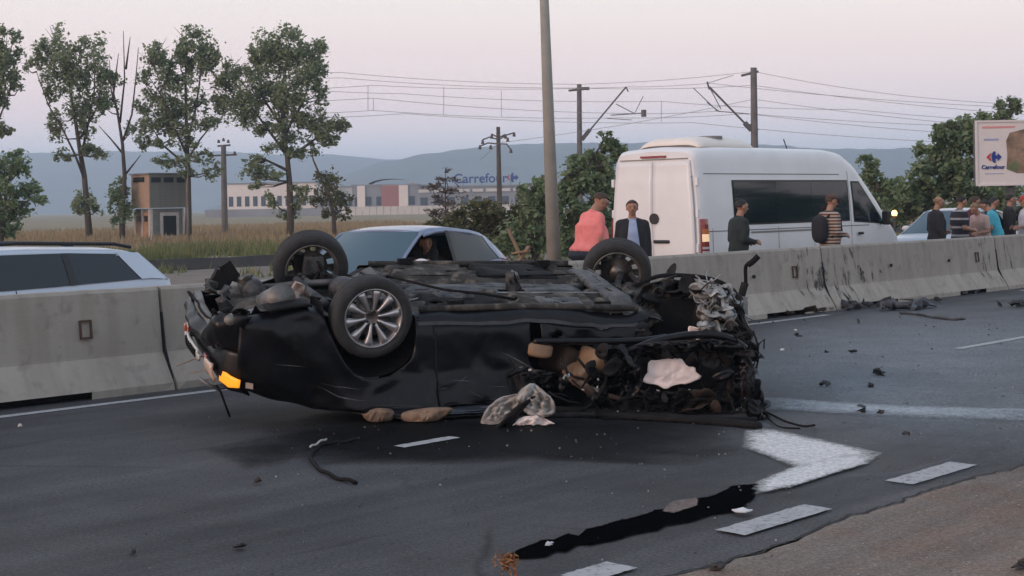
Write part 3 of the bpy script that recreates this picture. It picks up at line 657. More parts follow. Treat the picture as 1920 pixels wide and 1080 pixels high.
tree('tall sparse tree third from the left edge with double-topped crown', 88, (168, 445), [(165, 400), (158, 330), (150, 280), (140, 220), (128, 150), (118, 90)],
     [[(160, 340), (145, 290), (125, 240), (105, 200), (88, 140)], [(155, 280), (165, 220), (172, 160), (165, 90)], [(150, 260), (185, 200), (195, 150)]],
     [(98, 75, 20, 28), (78, 95, 16, 22), (130, 110, 26, 30), (170, 85, 22, 22), (110, 140, 26, 30), (150, 155, 24, 28), (182, 120, 18, 30), (192, 165, 16, 30), (60, 118, 12, 14), (95, 170, 16, 18), (140, 200, 22, 24), (170, 205, 18, 22), (192, 195, 14, 12),
      (102, 225, 14, 18), (105, 252, 14, 16), (165, 235, 14, 18), (118, 292, 20, 10), (175, 280, 22, 14), (195, 290, 16, 10), (150, 375, 14, 20), (168, 388, 16, 18), (142, 392, 10, 14)], m_leaf, m_bark, .95, seed=3, group=PG)
tree('half bare tree with thin naked top twigs left of the tower hut', 87, (228, 445), [(230, 400), (235, 330), (230, 270), (222, 215), (212, 160)],
     [[(230, 265), (248, 215), (256, 150), (262, 90)], [(222, 215), (205, 170), (198, 110)], [(232, 290), (205, 260), (180, 235)], [(233, 330), (262, 290)], [(225, 230), (236, 150), (236, 60)], [(212, 180), (222, 100)], [(236, 130), (246, 70)]],
     [(222, 150, 14, 10), (205, 190, 14, 12), (200, 130, 10, 12), (225, 345, 14, 12), (220, 385, 20, 26), (238, 395, 14, 22), (210, 365, 12, 14), (243, 240, 10, 10), (222, 415, 12, 14)], m_leafd, m_bark, .9, r0=.19, seed=4, twigs=True, group=PG)
tree('tall tree with whitish second stem standing just right of the tower hut', 86, (352, 448), [(353, 400), (352, 330), (350, 280), (348, 220), (347, 150), (350, 80)],
     [[(350, 290), (330, 240), (315, 190), (300, 120)], [(350, 270), (368, 200), (378, 130), (385, 90)], [(350, 310), (300, 270), (280, 240)], [(351, 300), (375, 260), (395, 235)]],
     [(350, 75, 22, 20), (335, 100, 14, 26), (385, 100, 26, 26), (365, 125, 24, 24), (298, 90, 16, 20), (285, 120, 20, 24), (268, 150, 12, 14), (310, 145, 20, 24), (402, 110, 12, 20), (350, 160, 24, 20), (290, 175, 22, 22), (318, 200, 22, 22), (270, 200, 14, 14), (350, 195, 22, 14),
      (262, 245, 20, 22), (285, 230, 20, 18), (320, 245, 26, 20), (352, 235, 22, 20), (388, 228, 22, 16), (375, 195, 14, 16), (300, 270, 14, 10), (345, 270, 24, 12), (310, 300, 20, 12), (378, 298, 18, 12), (395, 325, 14, 12), (340, 310, 18, 14)], m_leaf, m_bark, 1.0, seed=5, group=PG)
tree('slim whitish birch stem in front of the tower hut corner', 85, (352, 450), [(351, 410), (352, 350), (353, 300)], [], [(356, 300, 8, 8)], m_leaf, m_bark2, .8, r0=.10, seed=15)
tree('broadest dense tree right of the concrete pole, crown bulging to the left', 86, (543, 440), [(544, 400), (542, 340), (538, 290), (530, 230), (530, 160), (545, 90)],
     [[(538, 290), (500, 240), (465, 190), (430, 140)], [(530, 240), (490, 180), (485, 110)], [(535, 250), (570, 190), (590, 120)], [(538, 300), (590, 260), (630, 240)], [(540, 320), (500, 300), (475, 290)]],
     [(438, 125, 20, 22), (420, 165, 20, 26), (440, 200, 26, 26), (412, 195, 14, 16), (475, 215, 22, 22), (500, 85, 24, 20), (485, 120, 26, 24), (470, 165, 26, 24), (540, 85, 30, 22), (580, 95, 24, 22), (600, 105, 14, 24), (530, 125, 30, 26), (580, 140, 28, 26), (505, 165, 28, 24), (555, 175, 30, 24), (598, 170, 14, 20), (520, 210, 26, 22), (570, 215, 28, 20),
      (600, 235, 24, 20), (630, 238, 22, 18), (645, 240, 12, 12), (610, 262, 22, 12), (500, 245, 20, 16), (545, 250, 26, 18), (520, 275, 20, 14), (575, 280, 20, 16), (490, 305, 22, 12), (475, 325, 20, 12), (515, 330, 18, 10), (560, 365, 20, 14), (540, 400, 18, 12), (510, 372, 12, 14), (480, 345, 14, 6)], m_leaf, m_bark, 1.25, r0=.24, seed=6, group=PG)
tree('lower leaning tree with thin stem at the right end of the tree row', 84, (627, 440), [(625, 400), (618, 370), (600, 330), (588, 300), (582, 270)], [[(612, 360), (632, 350)]],
     [(610, 330, 14, 12), (632, 345, 18, 18), (622, 372, 22, 16), (645, 372, 12, 14), (600, 380, 14, 12), (640, 395, 16, 12), (612, 400, 12, 10)], m_leafy, m_bark, .8, r0=.14, seed=7, group=PG)
tree('tall tree cut by the left edge of the picture', 82, (-20, 445), [(-20, 400), (-15, 300), (-5, 200), (0, 120)], [[(-12, 250), (20, 180)], [(-8, 220), (15, 120)]],
     [(12, 80, 14, 24), (20, 110, 20, 22), (25, 145, 16, 16), (5, 150, 18, 26), (35, 168, 12, 10), (8, 190, 16, 16), (5, 235, 14, 14), (12, 250, 14, 8), (-15, 120, 24, 40), (-30, 200, 26, 40)], m_leaf, m_bark, 1.1, seed=8, group=PG)
tree('dark bushy tree low at the left edge behind the white estate', 60, (-5, 450), [(5, 420), (10, 380), (15, 340)], [[(10, 385), (50, 350)], [(12, 360), (30, 310)]],
     [(25, 300, 26, 16), (5, 320, 24, 22), (38, 320, 20, 16), (10, 355, 30, 20), (45, 362, 26, 14), (75, 368, 22, 14), (60, 350, 16, 10), (5, 395, 28, 20), (35, 390, 22, 14), (-5, 425, 26, 18), (20, 430, 20, 16)], m_leafd, m_bark, 1.25, ls=.18, r0=.16, seed=9)
tree('small reddish brown withered tree left of the wooden power pole', 95, (835, 440), [(836, 410), (835, 370), (835, 320)], [[(836, 380), (815, 370)], [(836, 360), (860, 350)]],
     [(836, 318, 10, 5), (836, 335, 18, 6), (828, 350, 26, 6), (848, 362, 22, 7), (822, 374, 20, 8), (840, 390, 26, 8), (815, 402, 18, 7), (830, 418, 24, 8)], m_leafb, m_bark, .75, ls=.16, r0=.10, seed=10)
def bush(label, Y, bx, clumps, ml, dens, seed, ls=.16, name='bush', group=None):
    return tree(label, Y, (bx, 450), [(bx+2, min(c[1] for c in clumps)+30)], [], clumps, ml, m_bark, dens*1.55, ls*1.05, .09, seed, name, 'bush', True, group)
bush('low green bush behind the blue hatchback roof', 45, 880, [(850, 405, 24, 18), (885, 400, 26, 22), (920, 408, 26, 20), (945, 425, 26, 26), (870, 425, 30, 16), (910, 430, 30, 20), (975, 400, 22, 26), (820, 425, 20, 12)], m_leafy, 1.7, 20, .13)
bush('dense dark bush left of the pale lamp post', 42, 1000, [(1000, 355, 22, 22), (990, 385, 24, 26), (1015, 380, 24, 30), (985, 425, 28, 26), (1020, 430, 26, 30), (990, 460, 30, 20), (960, 450, 22, 20), (1030, 345, 14, 14)], m_leafd, 2.0, 21, .13)
bush('tall bushy tree between the lamp post and the minibus', 44, 1110, [(1150, 270, 20, 14), (1120, 285, 22, 18), (1165, 290, 14, 16), (1090, 310, 22, 18), (1130, 320, 26, 22), (1075, 340, 26, 22), (1110, 360, 30, 24), (1145, 350, 22, 24), (1065, 375, 24, 24), (1100, 400, 34, 24), (1140, 395, 24, 28), (1070, 420, 28, 26), (1110, 440, 34, 26), (1150, 440, 24, 28), (1060, 460, 24, 22)], m_leafd, 1.8, 22, .15)
bush('small tree behind the minibus windscreen', 50, 1640, [(1625, 300, 14, 12), (1640, 325, 20, 16), (1655, 350, 24, 20), (1665, 375, 24, 20), (1640, 390, 30, 24), (1690, 400, 26, 20), (1700, 370, 22, 18)], m_leafd, 1.6, 23, .15)
bush('big rounded tree rising behind the bystanders at the right', 48, 1800, [(1760, 250, 22, 16), (1790, 245, 24, 20), (1745, 285, 26, 22), (1785, 280, 30, 24), (1820, 270, 24, 24), (1720, 320, 26, 22), (1760, 325, 34, 26), (1805, 325, 32, 28), (1700, 355, 28, 22), (1745, 365, 34, 26), (1800, 370, 34, 26), (1850, 370, 30, 26), (1700, 395, 28, 22), (1760, 400, 34, 22), (1830, 405, 36, 20), (1890, 400, 34, 22), (1830, 240, 14, 20)], m_leafd, 1.7, 24, .16)
bush('thin upper tree showing above the billboard corner', 55, 1885, [(1895, 190, 14, 14), (1875, 205, 16, 14), (1900, 212, 14, 14), (1870, 228, 16, 8), (1890, 240, 24, 20), (1850, 228, 14, 12), (1890, 290, 40, 30), (1890, 350, 40, 30)], m_leafd, 1.0, 25, .16)
# wood along the near side of the road further on, out of frame to the right; it shows in the minibus glass
r = random.Random(77); bm = BM()
for i in range(46):
    d, n = 55+i*4.2+r.uniform(-2, 2), -34-r.uniform(0, 10); P0 = RD(d, n); hh = r.uniform(7, 15)
    leaves(bm, (P0.x, P0.y, hh*.62), hh*.34, hh*.34, hh*.42, 420, .95, r); tube(bm, [(P0.x, P0.y, 0), (P0.x, P0.y, hh*.6)], .25, 6)
tag(obj('wood', bm, m_leafd, fixn=False), 'wood on the near side of the road outside the frame', 'wood', kind='stuff')
# roadside weeds and field grass
def grass(name, label, fn, n, h, w, m, seed):
    r = random.Random(seed); bm = BM()
    for i in range(n):
        p = fn(r); k = r.uniform(.4, 1.2)*h; a = r.uniform(0, 6.28); L = Vector((math.cos(a), math.sin(a), 0))
        t = p+Vector((r.gauss(0, .25)*k, r.gauss(0, .25)*k, k)); 
        bm.faces.new((bm.verts.new(p-L*w), bm.verts.new(p+L*w), bm.verts.new(t)))
    o = obj(name, bm, m, fixn=False); tag(o, label, 'plants', kind='stuff'); return o
m_weed = leafmat('weed_green', (.12, .15, .055), (.19, .19, .075), (.24, .20, .10))
m_dry = leafmat('grass_dry', (.30, .22, .13), (.36, .26, .155), (.20, .18, .09))
def nfield(n0, n1, d0, d1, z=-.02): return lambda r: RD(r.uniform(d0, d1), r.uniform(n0, n1)**1, z)
def clumpy(f, sc, th):
    def g(r):
        for _ in range(12):
            p = f(r)
            if noise.noise(Vector((p.x*sc, p.y*sc, 4))) > th: return p
        return p
    return g
grass('weeds', 'rank green roadside weeds beyond the opposite carriageway', clumpy(nfield(38, 52, -4, 60), .25, -.05), 26000, .55, .05, m_weed, 1)
grass('weeds', 'sparse weeds along the edge of the opposite carriageway', clumpy(nfield(21.8, 40, 10, 60), .3, .15), 9000, .3, .03, m_weed, 2)
grass('dry_grass', 'dry straw coloured grass on the field', clumpy(nfield(48, 120, -20, 110), .08, -.15), 42000, .50, .07, m_dry, 3)
bm = BM(); grid(bm, lambda a, b: RD(-10+150*a, 37+.6*noise.noise(Vector((a*40, 0, 0)))+.5*b, [-.01, .32, .32, -.01][round(b*3)]+.05*noise.noise(Vector((a*200, 2, 0)))), 120, 3)
tag(obj('low_kerb_wall', bm, mat('dark_kerb', (.045, .04, .04), (.07, .06, .055), scale=2, rough=.9)), 'dark low kerb wall along the weeds beyond the far carriageway', 'wall')

# ---------------------------------------------------------------- billboard
Y = 44; p0, p1 = A(1829, 226, Y), A(2075, 226, Y); zb = A(1829, 349, Y).z; Wb, Hb = p1.x-p0.x, p0.z-zb
rt = thing('billboard', 'white advertising billboard with red and blue arrow logo at right edge', 'billboard', ((p0.x+p1.x)/2, Y, 0), rad(-2))
bm = BM(); box(bm, (0, .12, zb+Hb/2), (Wb, .2, Hb)); obj('panel_box', bm, m_steel, rt)
m_bb = mat('billboard_white', (.66, .60, .58), (.60, .55, .53), scale=2, rough=.6)
bm = BM(); box(bm, (0, 0, zb+Hb/2), (Wb-.12, .03, Hb-.12)); fc = obj('poster', bm, m_bb, rt)
for a, b, c, d in ((0, zb+Hb-.03, Wb, .06), (0, zb+.03, Wb, .06)):
    bm = BM(); box(bm, (a, -.01, b), (c, .08, d)); obj('frame', bm, m_bb, rt)
for s in (-1, 1):
    bm = BM(); box(bm, (s*(Wb/2-.03), -.01, zb+Hb/2), (.06, .08, Hb-.12)); obj('frame', bm, m_bb, rt)
s_ = ppm(Y); L0 = -Wb/2
def bx(px): return L0+(px-1829)/s_
def bz(py): return zb+Hb-(py-226)/s_
logo(rt, bx(1862), bz(295), 26/s_, -.045, .02)
text_mesh('lettering', 'Carrefour', 10.5/s_, m_blueL, rt, (bx(1861), -.03, bz(314)), (rad(90), 0, 0), .008, .004)
m_pk = mat('print_pink', (.60, .26, .25), rough=.6); m_bl = mat('print_blue', (.28, .33, .48), rough=.6)
for x0, x1, y, h, m_ in ((1842, 1903, 239, 6, m_pk), (1845, 1872, 262, 6, m_bl), (1846, 1880, 326, 2.5, m_bl)):
    bm = BM(); box(bm, ((bx(x0)+bx(x1))/2, -.022, bz(y)), ((x1-x0)/s_, .01, h/s_*.6)); obj('printed_line', bm, m_, rt)
m_pic = mat('printed_picture', (.10, .07, .04), (.34, .22, .15), scale=2.2, rough=.6, c3=(.08, .13, .05), s3=1.6)
r9 = random.Random(4); bm = BM(); pts = [(1886, 265), (1893, 250), (1910, 246), (1935, 240), (1990, 244), (2010, 300), (1990, 326), (1905, 326), (1886, 318), (1888, 290)]
f = bm.faces.new([bm.verts.new((bx(x), -.024, bz(y))) for x, y in pts]); obj('printed_picture', bm, m_pic, rt)
for xx in (1898, 2000):
    bm = BM(); box(bm, (bx(xx), .3, zb/2), (.2, .2, zb)); obj('post', bm, m_steel, rt)
# street furniture on the verge: planks leaning
rt = thing('plank_trestle', 'wooden trestle of crossed brown planks behind the hatchback tail', 'trestle', A(972, 450, 25.5).xy.to_3d())
B = rt.location.copy(); m_plank = mat('raw_plank', (.24, .155, .095), (.17, .11, .07), scale=4, rough=.85, stretch=(1, 1, .2))
for a, b in (((952, 428), (985, 500)), ((992, 462), (965, 500)), ((972, 472), (995, 500)), ((962, 475), (992, 470))):
    bm = BM(); pa, pb = A(*a, 25.5), A(*b, 25.5+R.uniform(-.3, .3))
    if b[1] == 500: q = (pa.z)/(pa.z-pb.z); pb = pa.lerp(pb, q)
    beam(bm, pa-B, pb-B, .09, .035); obj('plank', bm, m_plank, rt)

# ---------------------------------------------------------------- haze
m = bpy.data.materials.new('haze_air'); m.use_nodes = True; t = m.node_tree; t.nodes.remove(t.nodes['Principled BSDF'])
v = t.nodes.new('ShaderNodeVolumePrincipled'); v.inputs['Density'].default_value = HAZE; v.inputs['Color'].default_value = (.66, .82, 1.0, 1); v.inputs['Anisotropy'].default_value = .2
t.links.new(v.outputs[0], t.nodes['Material Output'].inputs['Volume'])
bm = BM(); box(bm, (0, 1800, 59.5), (9200, 6000, 125)); o = obj('haze', bm, m); tag(o, kind='stuff')
# ================================================================ the overturned car
WR = Vector((-.262, 13.42, 0)); WYAW = rad(22)
m_paint_b = mat('black_blue_paint', (.0022, .0024, .0040), (.0055, .0055, .0070), scale=3, rough=.38, coat=.12, bump=.22, bscale=6, spec=.22, c3=(.008, .008, .009), s3=14)
m_dirt = mat('underbody_dirt', (.030, .027, .025), (.085, .075, .065), scale=4.5, rough=.85, bump=.7, bscale=26, contrast=(.42, .68), c3=(.14, .12, .098), s3=9, spec=.25)
m_dirt2 = mat('underbody_metal', (.045, .046, .050), (.12, .115, .11), scale=5, rough=.55, metal=.35, bump=.5, bscale=22, contrast=(.40, .62), c3=(.03, .028, .026), s3=9)
m_plast = mat('black_plastic', (.006, .006, .007), (.013, .012, .012), scale=9, rough=.72, bump=.4, bscale=30, spec=.15)
m_tyre = mat('tyre_rubber', (.016, .016, .017), (.032, .031, .031), scale=12, rough=.80, bump=.3, bscale=60)
m_alloy = mat('alloy_rim', (.52, .50, .50), (.42, .40, .40), scale=8, rough=.34, metal=.75)
m_alloyd = mat('dirty_alloy', (.24, .225, .20), (.13, .12, .11), scale=10, rough=.6, metal=.5)
m_disc = mat('brake_disc', (.20, .19, .18), (.12, .09, .075), scale=14, rough=.5, metal=.7)
m_tan = mat('tan_leather', (.27, .165, .095), (.18, .11, .065), scale=6, rough=.65, bump=.2, bscale=14)
m_beige = mat('beige_lining', (.27, .18, .125), (.10, .07, .05), scale=4, rough=.85)
m_silver = mat('crumpled_silver', (.40, .41, .405), (.17, .175, .17), scale=7, rough=.45, metal=.2, bump=.6, bscale=12)
m_bag = mat('airbag_cloth', (.84, .74, .71), (.80, .69, .66), scale=4, rough=.85, bump=.12, bscale=7)
m_bag2 = mat('grey_airbag_cloth', (.50, .47, .44), (.28, .26, .245), scale=5, rough=.85, bump=.2, bscale=9)
m_bare = mat('bare_metal', (.34, .34, .35), (.16, .155, .15), scale=9, rough=.45, metal=.4, bump=.5, bscale=20)
m_darkm = mat('scorched_metal', (.008, .0075, .008), (.030, .026, .024), scale=8, rough=.7, metal=.0, spec=.2, bump=.6, bscale=22, contrast=(.4, .7))
m_brown = mat('rust_brown', (.040, .024, .017), (.018, .012, .010), scale=9, rough=.85)
m_amber = mat('amber_lamp_lit', (.9, .35, .03), rough=.3, emit=(1.0, .36, .02), estr=.75)
m_redl = mat('red_lamp', (.26, .02, .012), rough=.2, coat=.6)
m_whitel = mat('clear_lamp', (.62, .44, .34), rough=.25, coat=.5)
m_plate = mat('plate_white', (.62, .62, .60), (.5, .5, .48), scale=20, rough=.5)

wreck = thing('wrecked_car', 'overturned black saloon lying crushed on its roof on the road', 'car', WR, WYAW)

def lerp_tab(tab, x):
    if x <= tab[0][0]: return tab[0][1]
    for (a, A_), (b, B_) in zip(tab, tab[1:]):
        if x <= b:
            q = (x-a)/(b-a); return [tuple(u*(1-q)+v*q for u, v in zip(p, w)) for p, w in zip(A_, B_)]
    return tab[-1][1]
# half sections of the inverted body, (outward, up): sill edge ... roof centre
SEC = [(-2.36, [(.66, .99), (.74, .95), (.79, .84), (.80, .70), (.78, .56), (.73, .47), (.62, .43), (.5, .42), (.3, .41), (0, .40)]),
       (-2.15, [(.70, 1.04), (.82, 1.00), (.87, .86), (.88, .70), (.85, .54), (.79, .45), (.66, .42), (.5, .41), (.3, .40), (0, .39)]),
       (-1.75, [(.74, 1.12), (.86, 1.08), (.91, .92), (.92, .74), (.89, .57), (.83, .48), (.68, .44), (.52, .43), (.3, .42), (0, .41)]),
       (-1.05, [(.76, 1.22), (.88, 1.18), (.92, .98), (.93, .78), (.90, .60), (.85, .51), (.71, .27), (.60, .12), (.42, .07), (0, .06)]),
       (-.30, [(.76, 1.25), (.87, 1.19), (.91, .98), (.93, .78), (.90, .61), (.86, .53), (.72, .25), (.60, .06), (.42, .01), (0, 0)]),
       (.55, [(.76, 1.25), (.87, 1.19), (.91, .98), (.93, .78), (.90, .61), (.86, .54), (.72, .26), (.60, .07), (.42, .02), (0, .01)]),
       (1.25, [(.76, 1.22), (.87, 1.16), (.91, .97), (.92, .78), (.88, .62), (.83, .55), (.74, .44), (.62, .36), (.42, .30), (0, .27)]),
       (1.8, [(.74, 1.16), (.85, 1.10), (.88, .95), (.88, .78), (.84, .66), (.78, .60), (.68, .57), (.5, .55), (.3, .54), (0, .53)]),
       (2.3, [(.62, 1.05), (.70, 1.0), (.74, .92), (.74, .80), (.70, .72), (.64, .67), (.55, .64), (.4, .62), (.2, .61), (0, .60)])]
def S(x, t, side=-1, inset=0.0):
    P = lerp_tab(SEC, x); t = max(0, min(9, t)); i = min(int(t), 8); q = t-i
    p0, p1, p2, p3 = P[max(i-1, 0)], P[i], P[i+1], P[min(i+2, 9)]
    c = [.5*(2*b+(c_-a)*q+(2*a-5*b+4*c_-d)*q*q+(3*b-a-3*c_+d)*q**3) for a, b, c_, d in zip(p0, p1, p2, p3)]
    return Vector((x, side*(c[0]-inset), c[1]))
def pose(p, crump=1.0):
    """local inverted body -> leaned over, nose pressed down, near roof edge crushed to the ground; still in the wreck's own frame"""
    k = max(0, (p.x+.4)/2.6)
    amp = (.018+.085*k*k)*crump
    n1 = noise.noise_vector(p*2.3+Vector((7, 1, 3))); n2 = noise.noise_vector(p*6.5)
    q = p+n1*amp+n2*amp*.45
    # buckled sheet: sharp ridges pushed in or out of the flank
    rg = (.30-abs(noise.noise(Vector((p.x*2.1+p.z*1.3, p.z*2.6, 4.0)))))*(.055+.05*k)*crump+(.25-abs(noise.noise(Vector((p.x*5.2, p.z*6.0-p.x*2, 9.0)))))*.022*crump
    if abs(p.y) > .45 and p.z < 1.15: q.y += (1 if p.y > 0 else -1)*rg
    if q.x < -1.75: q.x += (q.x+1.75)*.20; q.z -= .06*min(1, (-1.75-p.x)/.5)*max(0, min(1, (p.z-.7)/.3))
    e = max(0, min(1, (q.z-.50)/.6)); q.z -= .14*e*e*(3-2*e)
    if p.y < -.35 and p.x < -1.55 and p.z > .6: q.z += .21*min(1, (-1.55-p.x)/.35)*min(1, (p.z-.6)/.3)*min(1, (-.35-p.y)/.25)
    ph = rad(13.0+1.0*q.x/2.4)
    y = q.y*math.cos(ph)-q.z*math.sin(ph); z = q.z*math.cos(ph)+q.y*math.sin(ph)
    z -= .030*(q.x+1.4)+.012*max(0, q.x)**2
    if y < -.2 and -1.9 < q.x < 1.1: y -= .62*max(0, min(1, (.52-z)/.52))**1.3*min(1, max(0, (q.x+1.9)/.45))*min(1, max(0, (1.1-q.x)/.4))*min(1, (-.2-y)/.3)
    if y < 0 and z < .84: z -= .27*(1-max(0, (z-.20))/.64)*min(1, max(0, (q.x+2.40)/.70))*min(1, max(0, (1.3-q.x)/.3))
    lo = .015+.01*abs(n2.x)
    if z < .12: z = lo+max(0, (z+.35))*(.12-lo)/.47 if z > -.35 else lo
    return Vector((q.x, y, z))
def part(name, bm, m, smooth=True, parent=None, th=None, fix=True):
    o = obj(name, bm, m, parent or wreck, smooth, fix)
    if th: solid(o, th, -1)
    return o
def rag(seed, sc=4.0, amp=.12):
    return lambda a, b: amp*noise.noise(Vector((a*sc, b*sc, seed)))
def side_panel(name, x0, x1, t0, t1, side=-1, keep=None, nu=40, nv=16, arch=None, m=None, crump=1.0, th=.012, inset=0.0, slant=0.0):
    bm = BM(); R_ = .385
    def f(a, b):
        x = x0+(x1-x0)*a+slant*(b-.5); p = S(x, t0+(t1-t0)*b, side, inset)
        if arch:
            v = Vector((p.x-arch[0], 0, p.z-arch[1]))
            if v.length < R_:
                if v.length < 1e-4: v = Vector((0, 0, -1))
                v = v.normalized()*R_; p = Vector((arch[0]+v.x, p.y, arch[1]+v.z))
        return pose(p, crump)
    def kp(a, b):
        x = x0+(x1-x0)*a+slant*(b-.5); p = S(x, t0+(t1-t0)*b, side)
        if arch and math.hypot(p.x-arch[0], p.z-arch[1]) < R_*.97: return False
        return keep(a, b) if keep else True
    grid(bm, f, nu, nv, kp)
    left = set(bm.faces); best = []
    while left:                                    # keep the one connected sheet, drop crumbs
        st = [left.pop()]; isl = [st[0]]
        while st:
            for e in st.pop().edges:
                for g in e.link_faces:
                    if g in left: left.discard(g); st.append(g); isl.append(g)
        if len(isl) > len(best): best = isl
    best = set(best); bmesh.ops.delete(bm, geom=[g for g in bm.faces if g not in best], context='FACES')
    o = part(name, bm, m or m_paint_b); solid(o, th, -1 if side < 0 else 1)
    return o
WA = (-1.40, 1.17)         # rear axle in the inverted body frame
FA = (1.42, 1.04)
G_ = .006
side_panel('rear_quarter_panel', -2.34, -.86, .2, 5.0, -1, None, 64, 30, WA)
side_panel('rear_quarter_panel', -2.34, -.86, .2, 5.0, 1, None, 40, 16, WA)
side_panel('rear_door', -.86+G_, .10, 1.1, 5.0, -1, lambda a, b: not (a > .90+.09*noise.noise(Vector((b*6, 3, 1))) or (b > .70 and a > .78+(1-b)*.5+.1*noise.noise(Vector((a*5, b*5, 2))))), 40, 24, slant=.03)
side_panel('rear_door', -.86+G_, .10, 1.1, 5.0, 1, None, 16, 8)
side_panel('front_door', .10+G_, 1.15, 1.1, 5.0, 1, None, 16, 8)
side_panel('sill', -1.0, 1.12, 0, 1.1, -1, None, 50, 6, crump=1.1)
side_panel('sill', -1.0, 1.12, 0, 1.1, 1, None, 20, 4)
# torn remains of the front door along the sill and post
side_panel('torn_door_edge', .10, 1.12, 1.1, 1.9, -1, lambda a, b: b < .5+.8*noise.noise(Vector((a*7, b*2, 5))) , 34, 8, crump=1.6)
side_panel('front_post_panel', .86, 1.14, 1.4, 5.6, -1, lambda a, b: noise.noise(Vector((a*4, b*5, 8))) > -.28, 14, 30, crump=1.7, m=m_darkm)
side_panel('front_wing', 1.12, 2.25, .6, 5.0, -1, lambda a, b: noise.noise(Vector((a*5, b*5, 9))) > -.36, 44, 26, (FA[0]+.08, FA[1]-.16), crump=1.9)
side_panel('front_wing', 1.12, 2.25, .6, 5.0, 1, lambda a, b: noise.noise(Vector((a*4, b*4, 12))) > -.3, 24, 14, FA, crump=1.6)
# greenhouse pillars, crushed flat towards the road
for s_ in (-1, 1):
    side_panel('rear_pillar', -1.75, -.98, 5.0, 7.0, s_, None, 18, 10)
    side_panel('roof_rail', -1.0, 1.1, 6.75, 7.4, s_, None, 40, 4, m=m_plast)
side_panel('middle_pillar', .02, .16, 5.0, 6.8, 1, None, 4, 8)
side_panel('roof_panel', -1.05, 1.05, 7.4, 9, -1, None, 24, 8)
side_panel('roof_panel', -1.05, 1.05, 7.4, 9, 1, None, 24, 8)
side_panel('boot_lid', -2.36, -1.78, 5.0, 9, -1, None, 20, 12); side_panel('boot_lid', -2.36, -1.78, 5.0, 9, 1, None, 14, 10)
side_panel('rear_window', -1.76, -1.06, 7.0, 9, -1, None, 10, 6, m=m_win); side_panel('rear_window', -1.76, -1.06, 7.0, 9, 1, None, 10, 6, m=m_win)
side_panel('bonnet', 1.2, 2.2, 6, 9, -1, lambda a, b: noise.noise(Vector((a*4, b*4, 22))) > -.25, 24, 12, crump=2.2, m=m_darkm)
side_panel('bonnet', 1.2, 2.2, 6, 9, 1, None, 20, 8, crump=1.8)
# side window of the rear door: dark tinted glass left in the frame, tan lining showing beneath
side_panel('side_window', -.98, -.10, 5.0, 6.0, -1, lambda a, b: noise.noise(Vector((a*4, b*3, 31))) > -.30, 22, 8, m=m_win, inset=.015, th=.004)

# rear face
def bumper(name, z0, z1, off, m, nz=8, crump=.9, keep=None, ymax=.80):
    bm = BM()
    def f(a, b):
        yy = (a*2-1); y = yy*ymax; z = z0+(z1-z0)*b
        x = -2.36-off*(1-abs(yy)**3)-.05*math.sin(math.pi*b)+.10*max(0, abs(yy)-.85)/.15
        return pose(Vector((x, y, z)), crump)
    grid(bm, f, 44, nz, keep); o = part(name, bm, m); solid(o, .015, -1); return o
bumper('rear_bumper', .74, 1.04, .13, m_paint_b, 12, 1.5)
bumper('boot_face', .42, .735, .05, m_paint_b, 8, .8)
bm = BM(); grid(bm, lambda a, b: pose(Vector((-2.44-.03*b, (a-.5)*1.15, 1.02+.07*b)), 2.4), 30, 4); solid(part('bumper_lip', bm, m_plast), .02)
def patch_rear(name, y0, y1, z0, z1, m, out=.02, n=8, parent=None):
    bm = BM()
    def f(a, b):
        y = y0+(y1-y0)*a; yy = y/.80; z = z0+(z1-z0)*b
        x = -2.36-.05*(1-min(1, abs(yy))**3)-.05*math.sin(math.pi*(z-.42)/.315)-out+.10*max(0, abs(yy)-.85)/.15
        return pose(Vector((x, y, z)), .8)
    grid(bm, f, n, 4); o = part(name, bm, m, parent=parent); solid(o, .02, 1); return o
tl = patch_rear('tail_lamp', -.38, -.28, .47, .63, m_redl); 
patch_rear('reversing_lamp', -.62, -.38, .48, .62, m_whitel, .035, parent=None)
# amber lens wraps round the corner onto the flank
bm = BM()
def fa(a, b):
    z = .49+.10*b
    if a < .5: y = -.62-.16*(a/.5); x = -2.415+.03*(a/.5)
    else:
        q = (a-.5)/.5; x = -2.385+.05*q; y = -.775-.055*min(1, q*1.2)-.02; z = .49+.10*b+(b-.5)*(-.04*q)
    return pose(Vector((x, y, z)), .8)
grid(bm, fa, 14, 5); o = part('indicator_lamp', bm, m_amber); solid(o, .02, 1)
bm = BM(); grid(bm, lambda a, b: pose(Vector((-2.30+.05*a, -.872, .50+.05*b)), .8), 3, 2); part('lamp_tip', bm, m_whitel)
patch_rear('tail_lamp', .42, .76, .47, .63, m_redl, .03); patch_rear('indicator_lamp', .60, .78, .50, .60, mat('amber_lens', (.45, .12, .03), rough=.3), .045)
pl_ = patch_rear('number_plate', -.20, .32, .52, .63, m_plate, .05)
for k in range(7):
    y = -.15+k*.065; patch_rear('plate_character', y, y+.034, .54, .61, m_plast, .062, 2, pl_)
for y0 in (-.27, .36): patch_rear('plate_lamp', y0, y0+.05, .56, .60, mat('lamp_small', (.6, .6, .58), rough=.3), .05, 2)
for (xa, ya, za, xb, yb, zb, w) in ((-2.44, -.3, .47, -2.55, -.1, .38, .03), (-2.44, .1, .46, -2.60, .25, .33, .022)):
    bm = BM(); beam(bm, pose(Vector((xa, ya, za))), pose(Vector((xb, yb, zb))), w, w*.5); part('bent_trim', bm, m_alloyd, False)
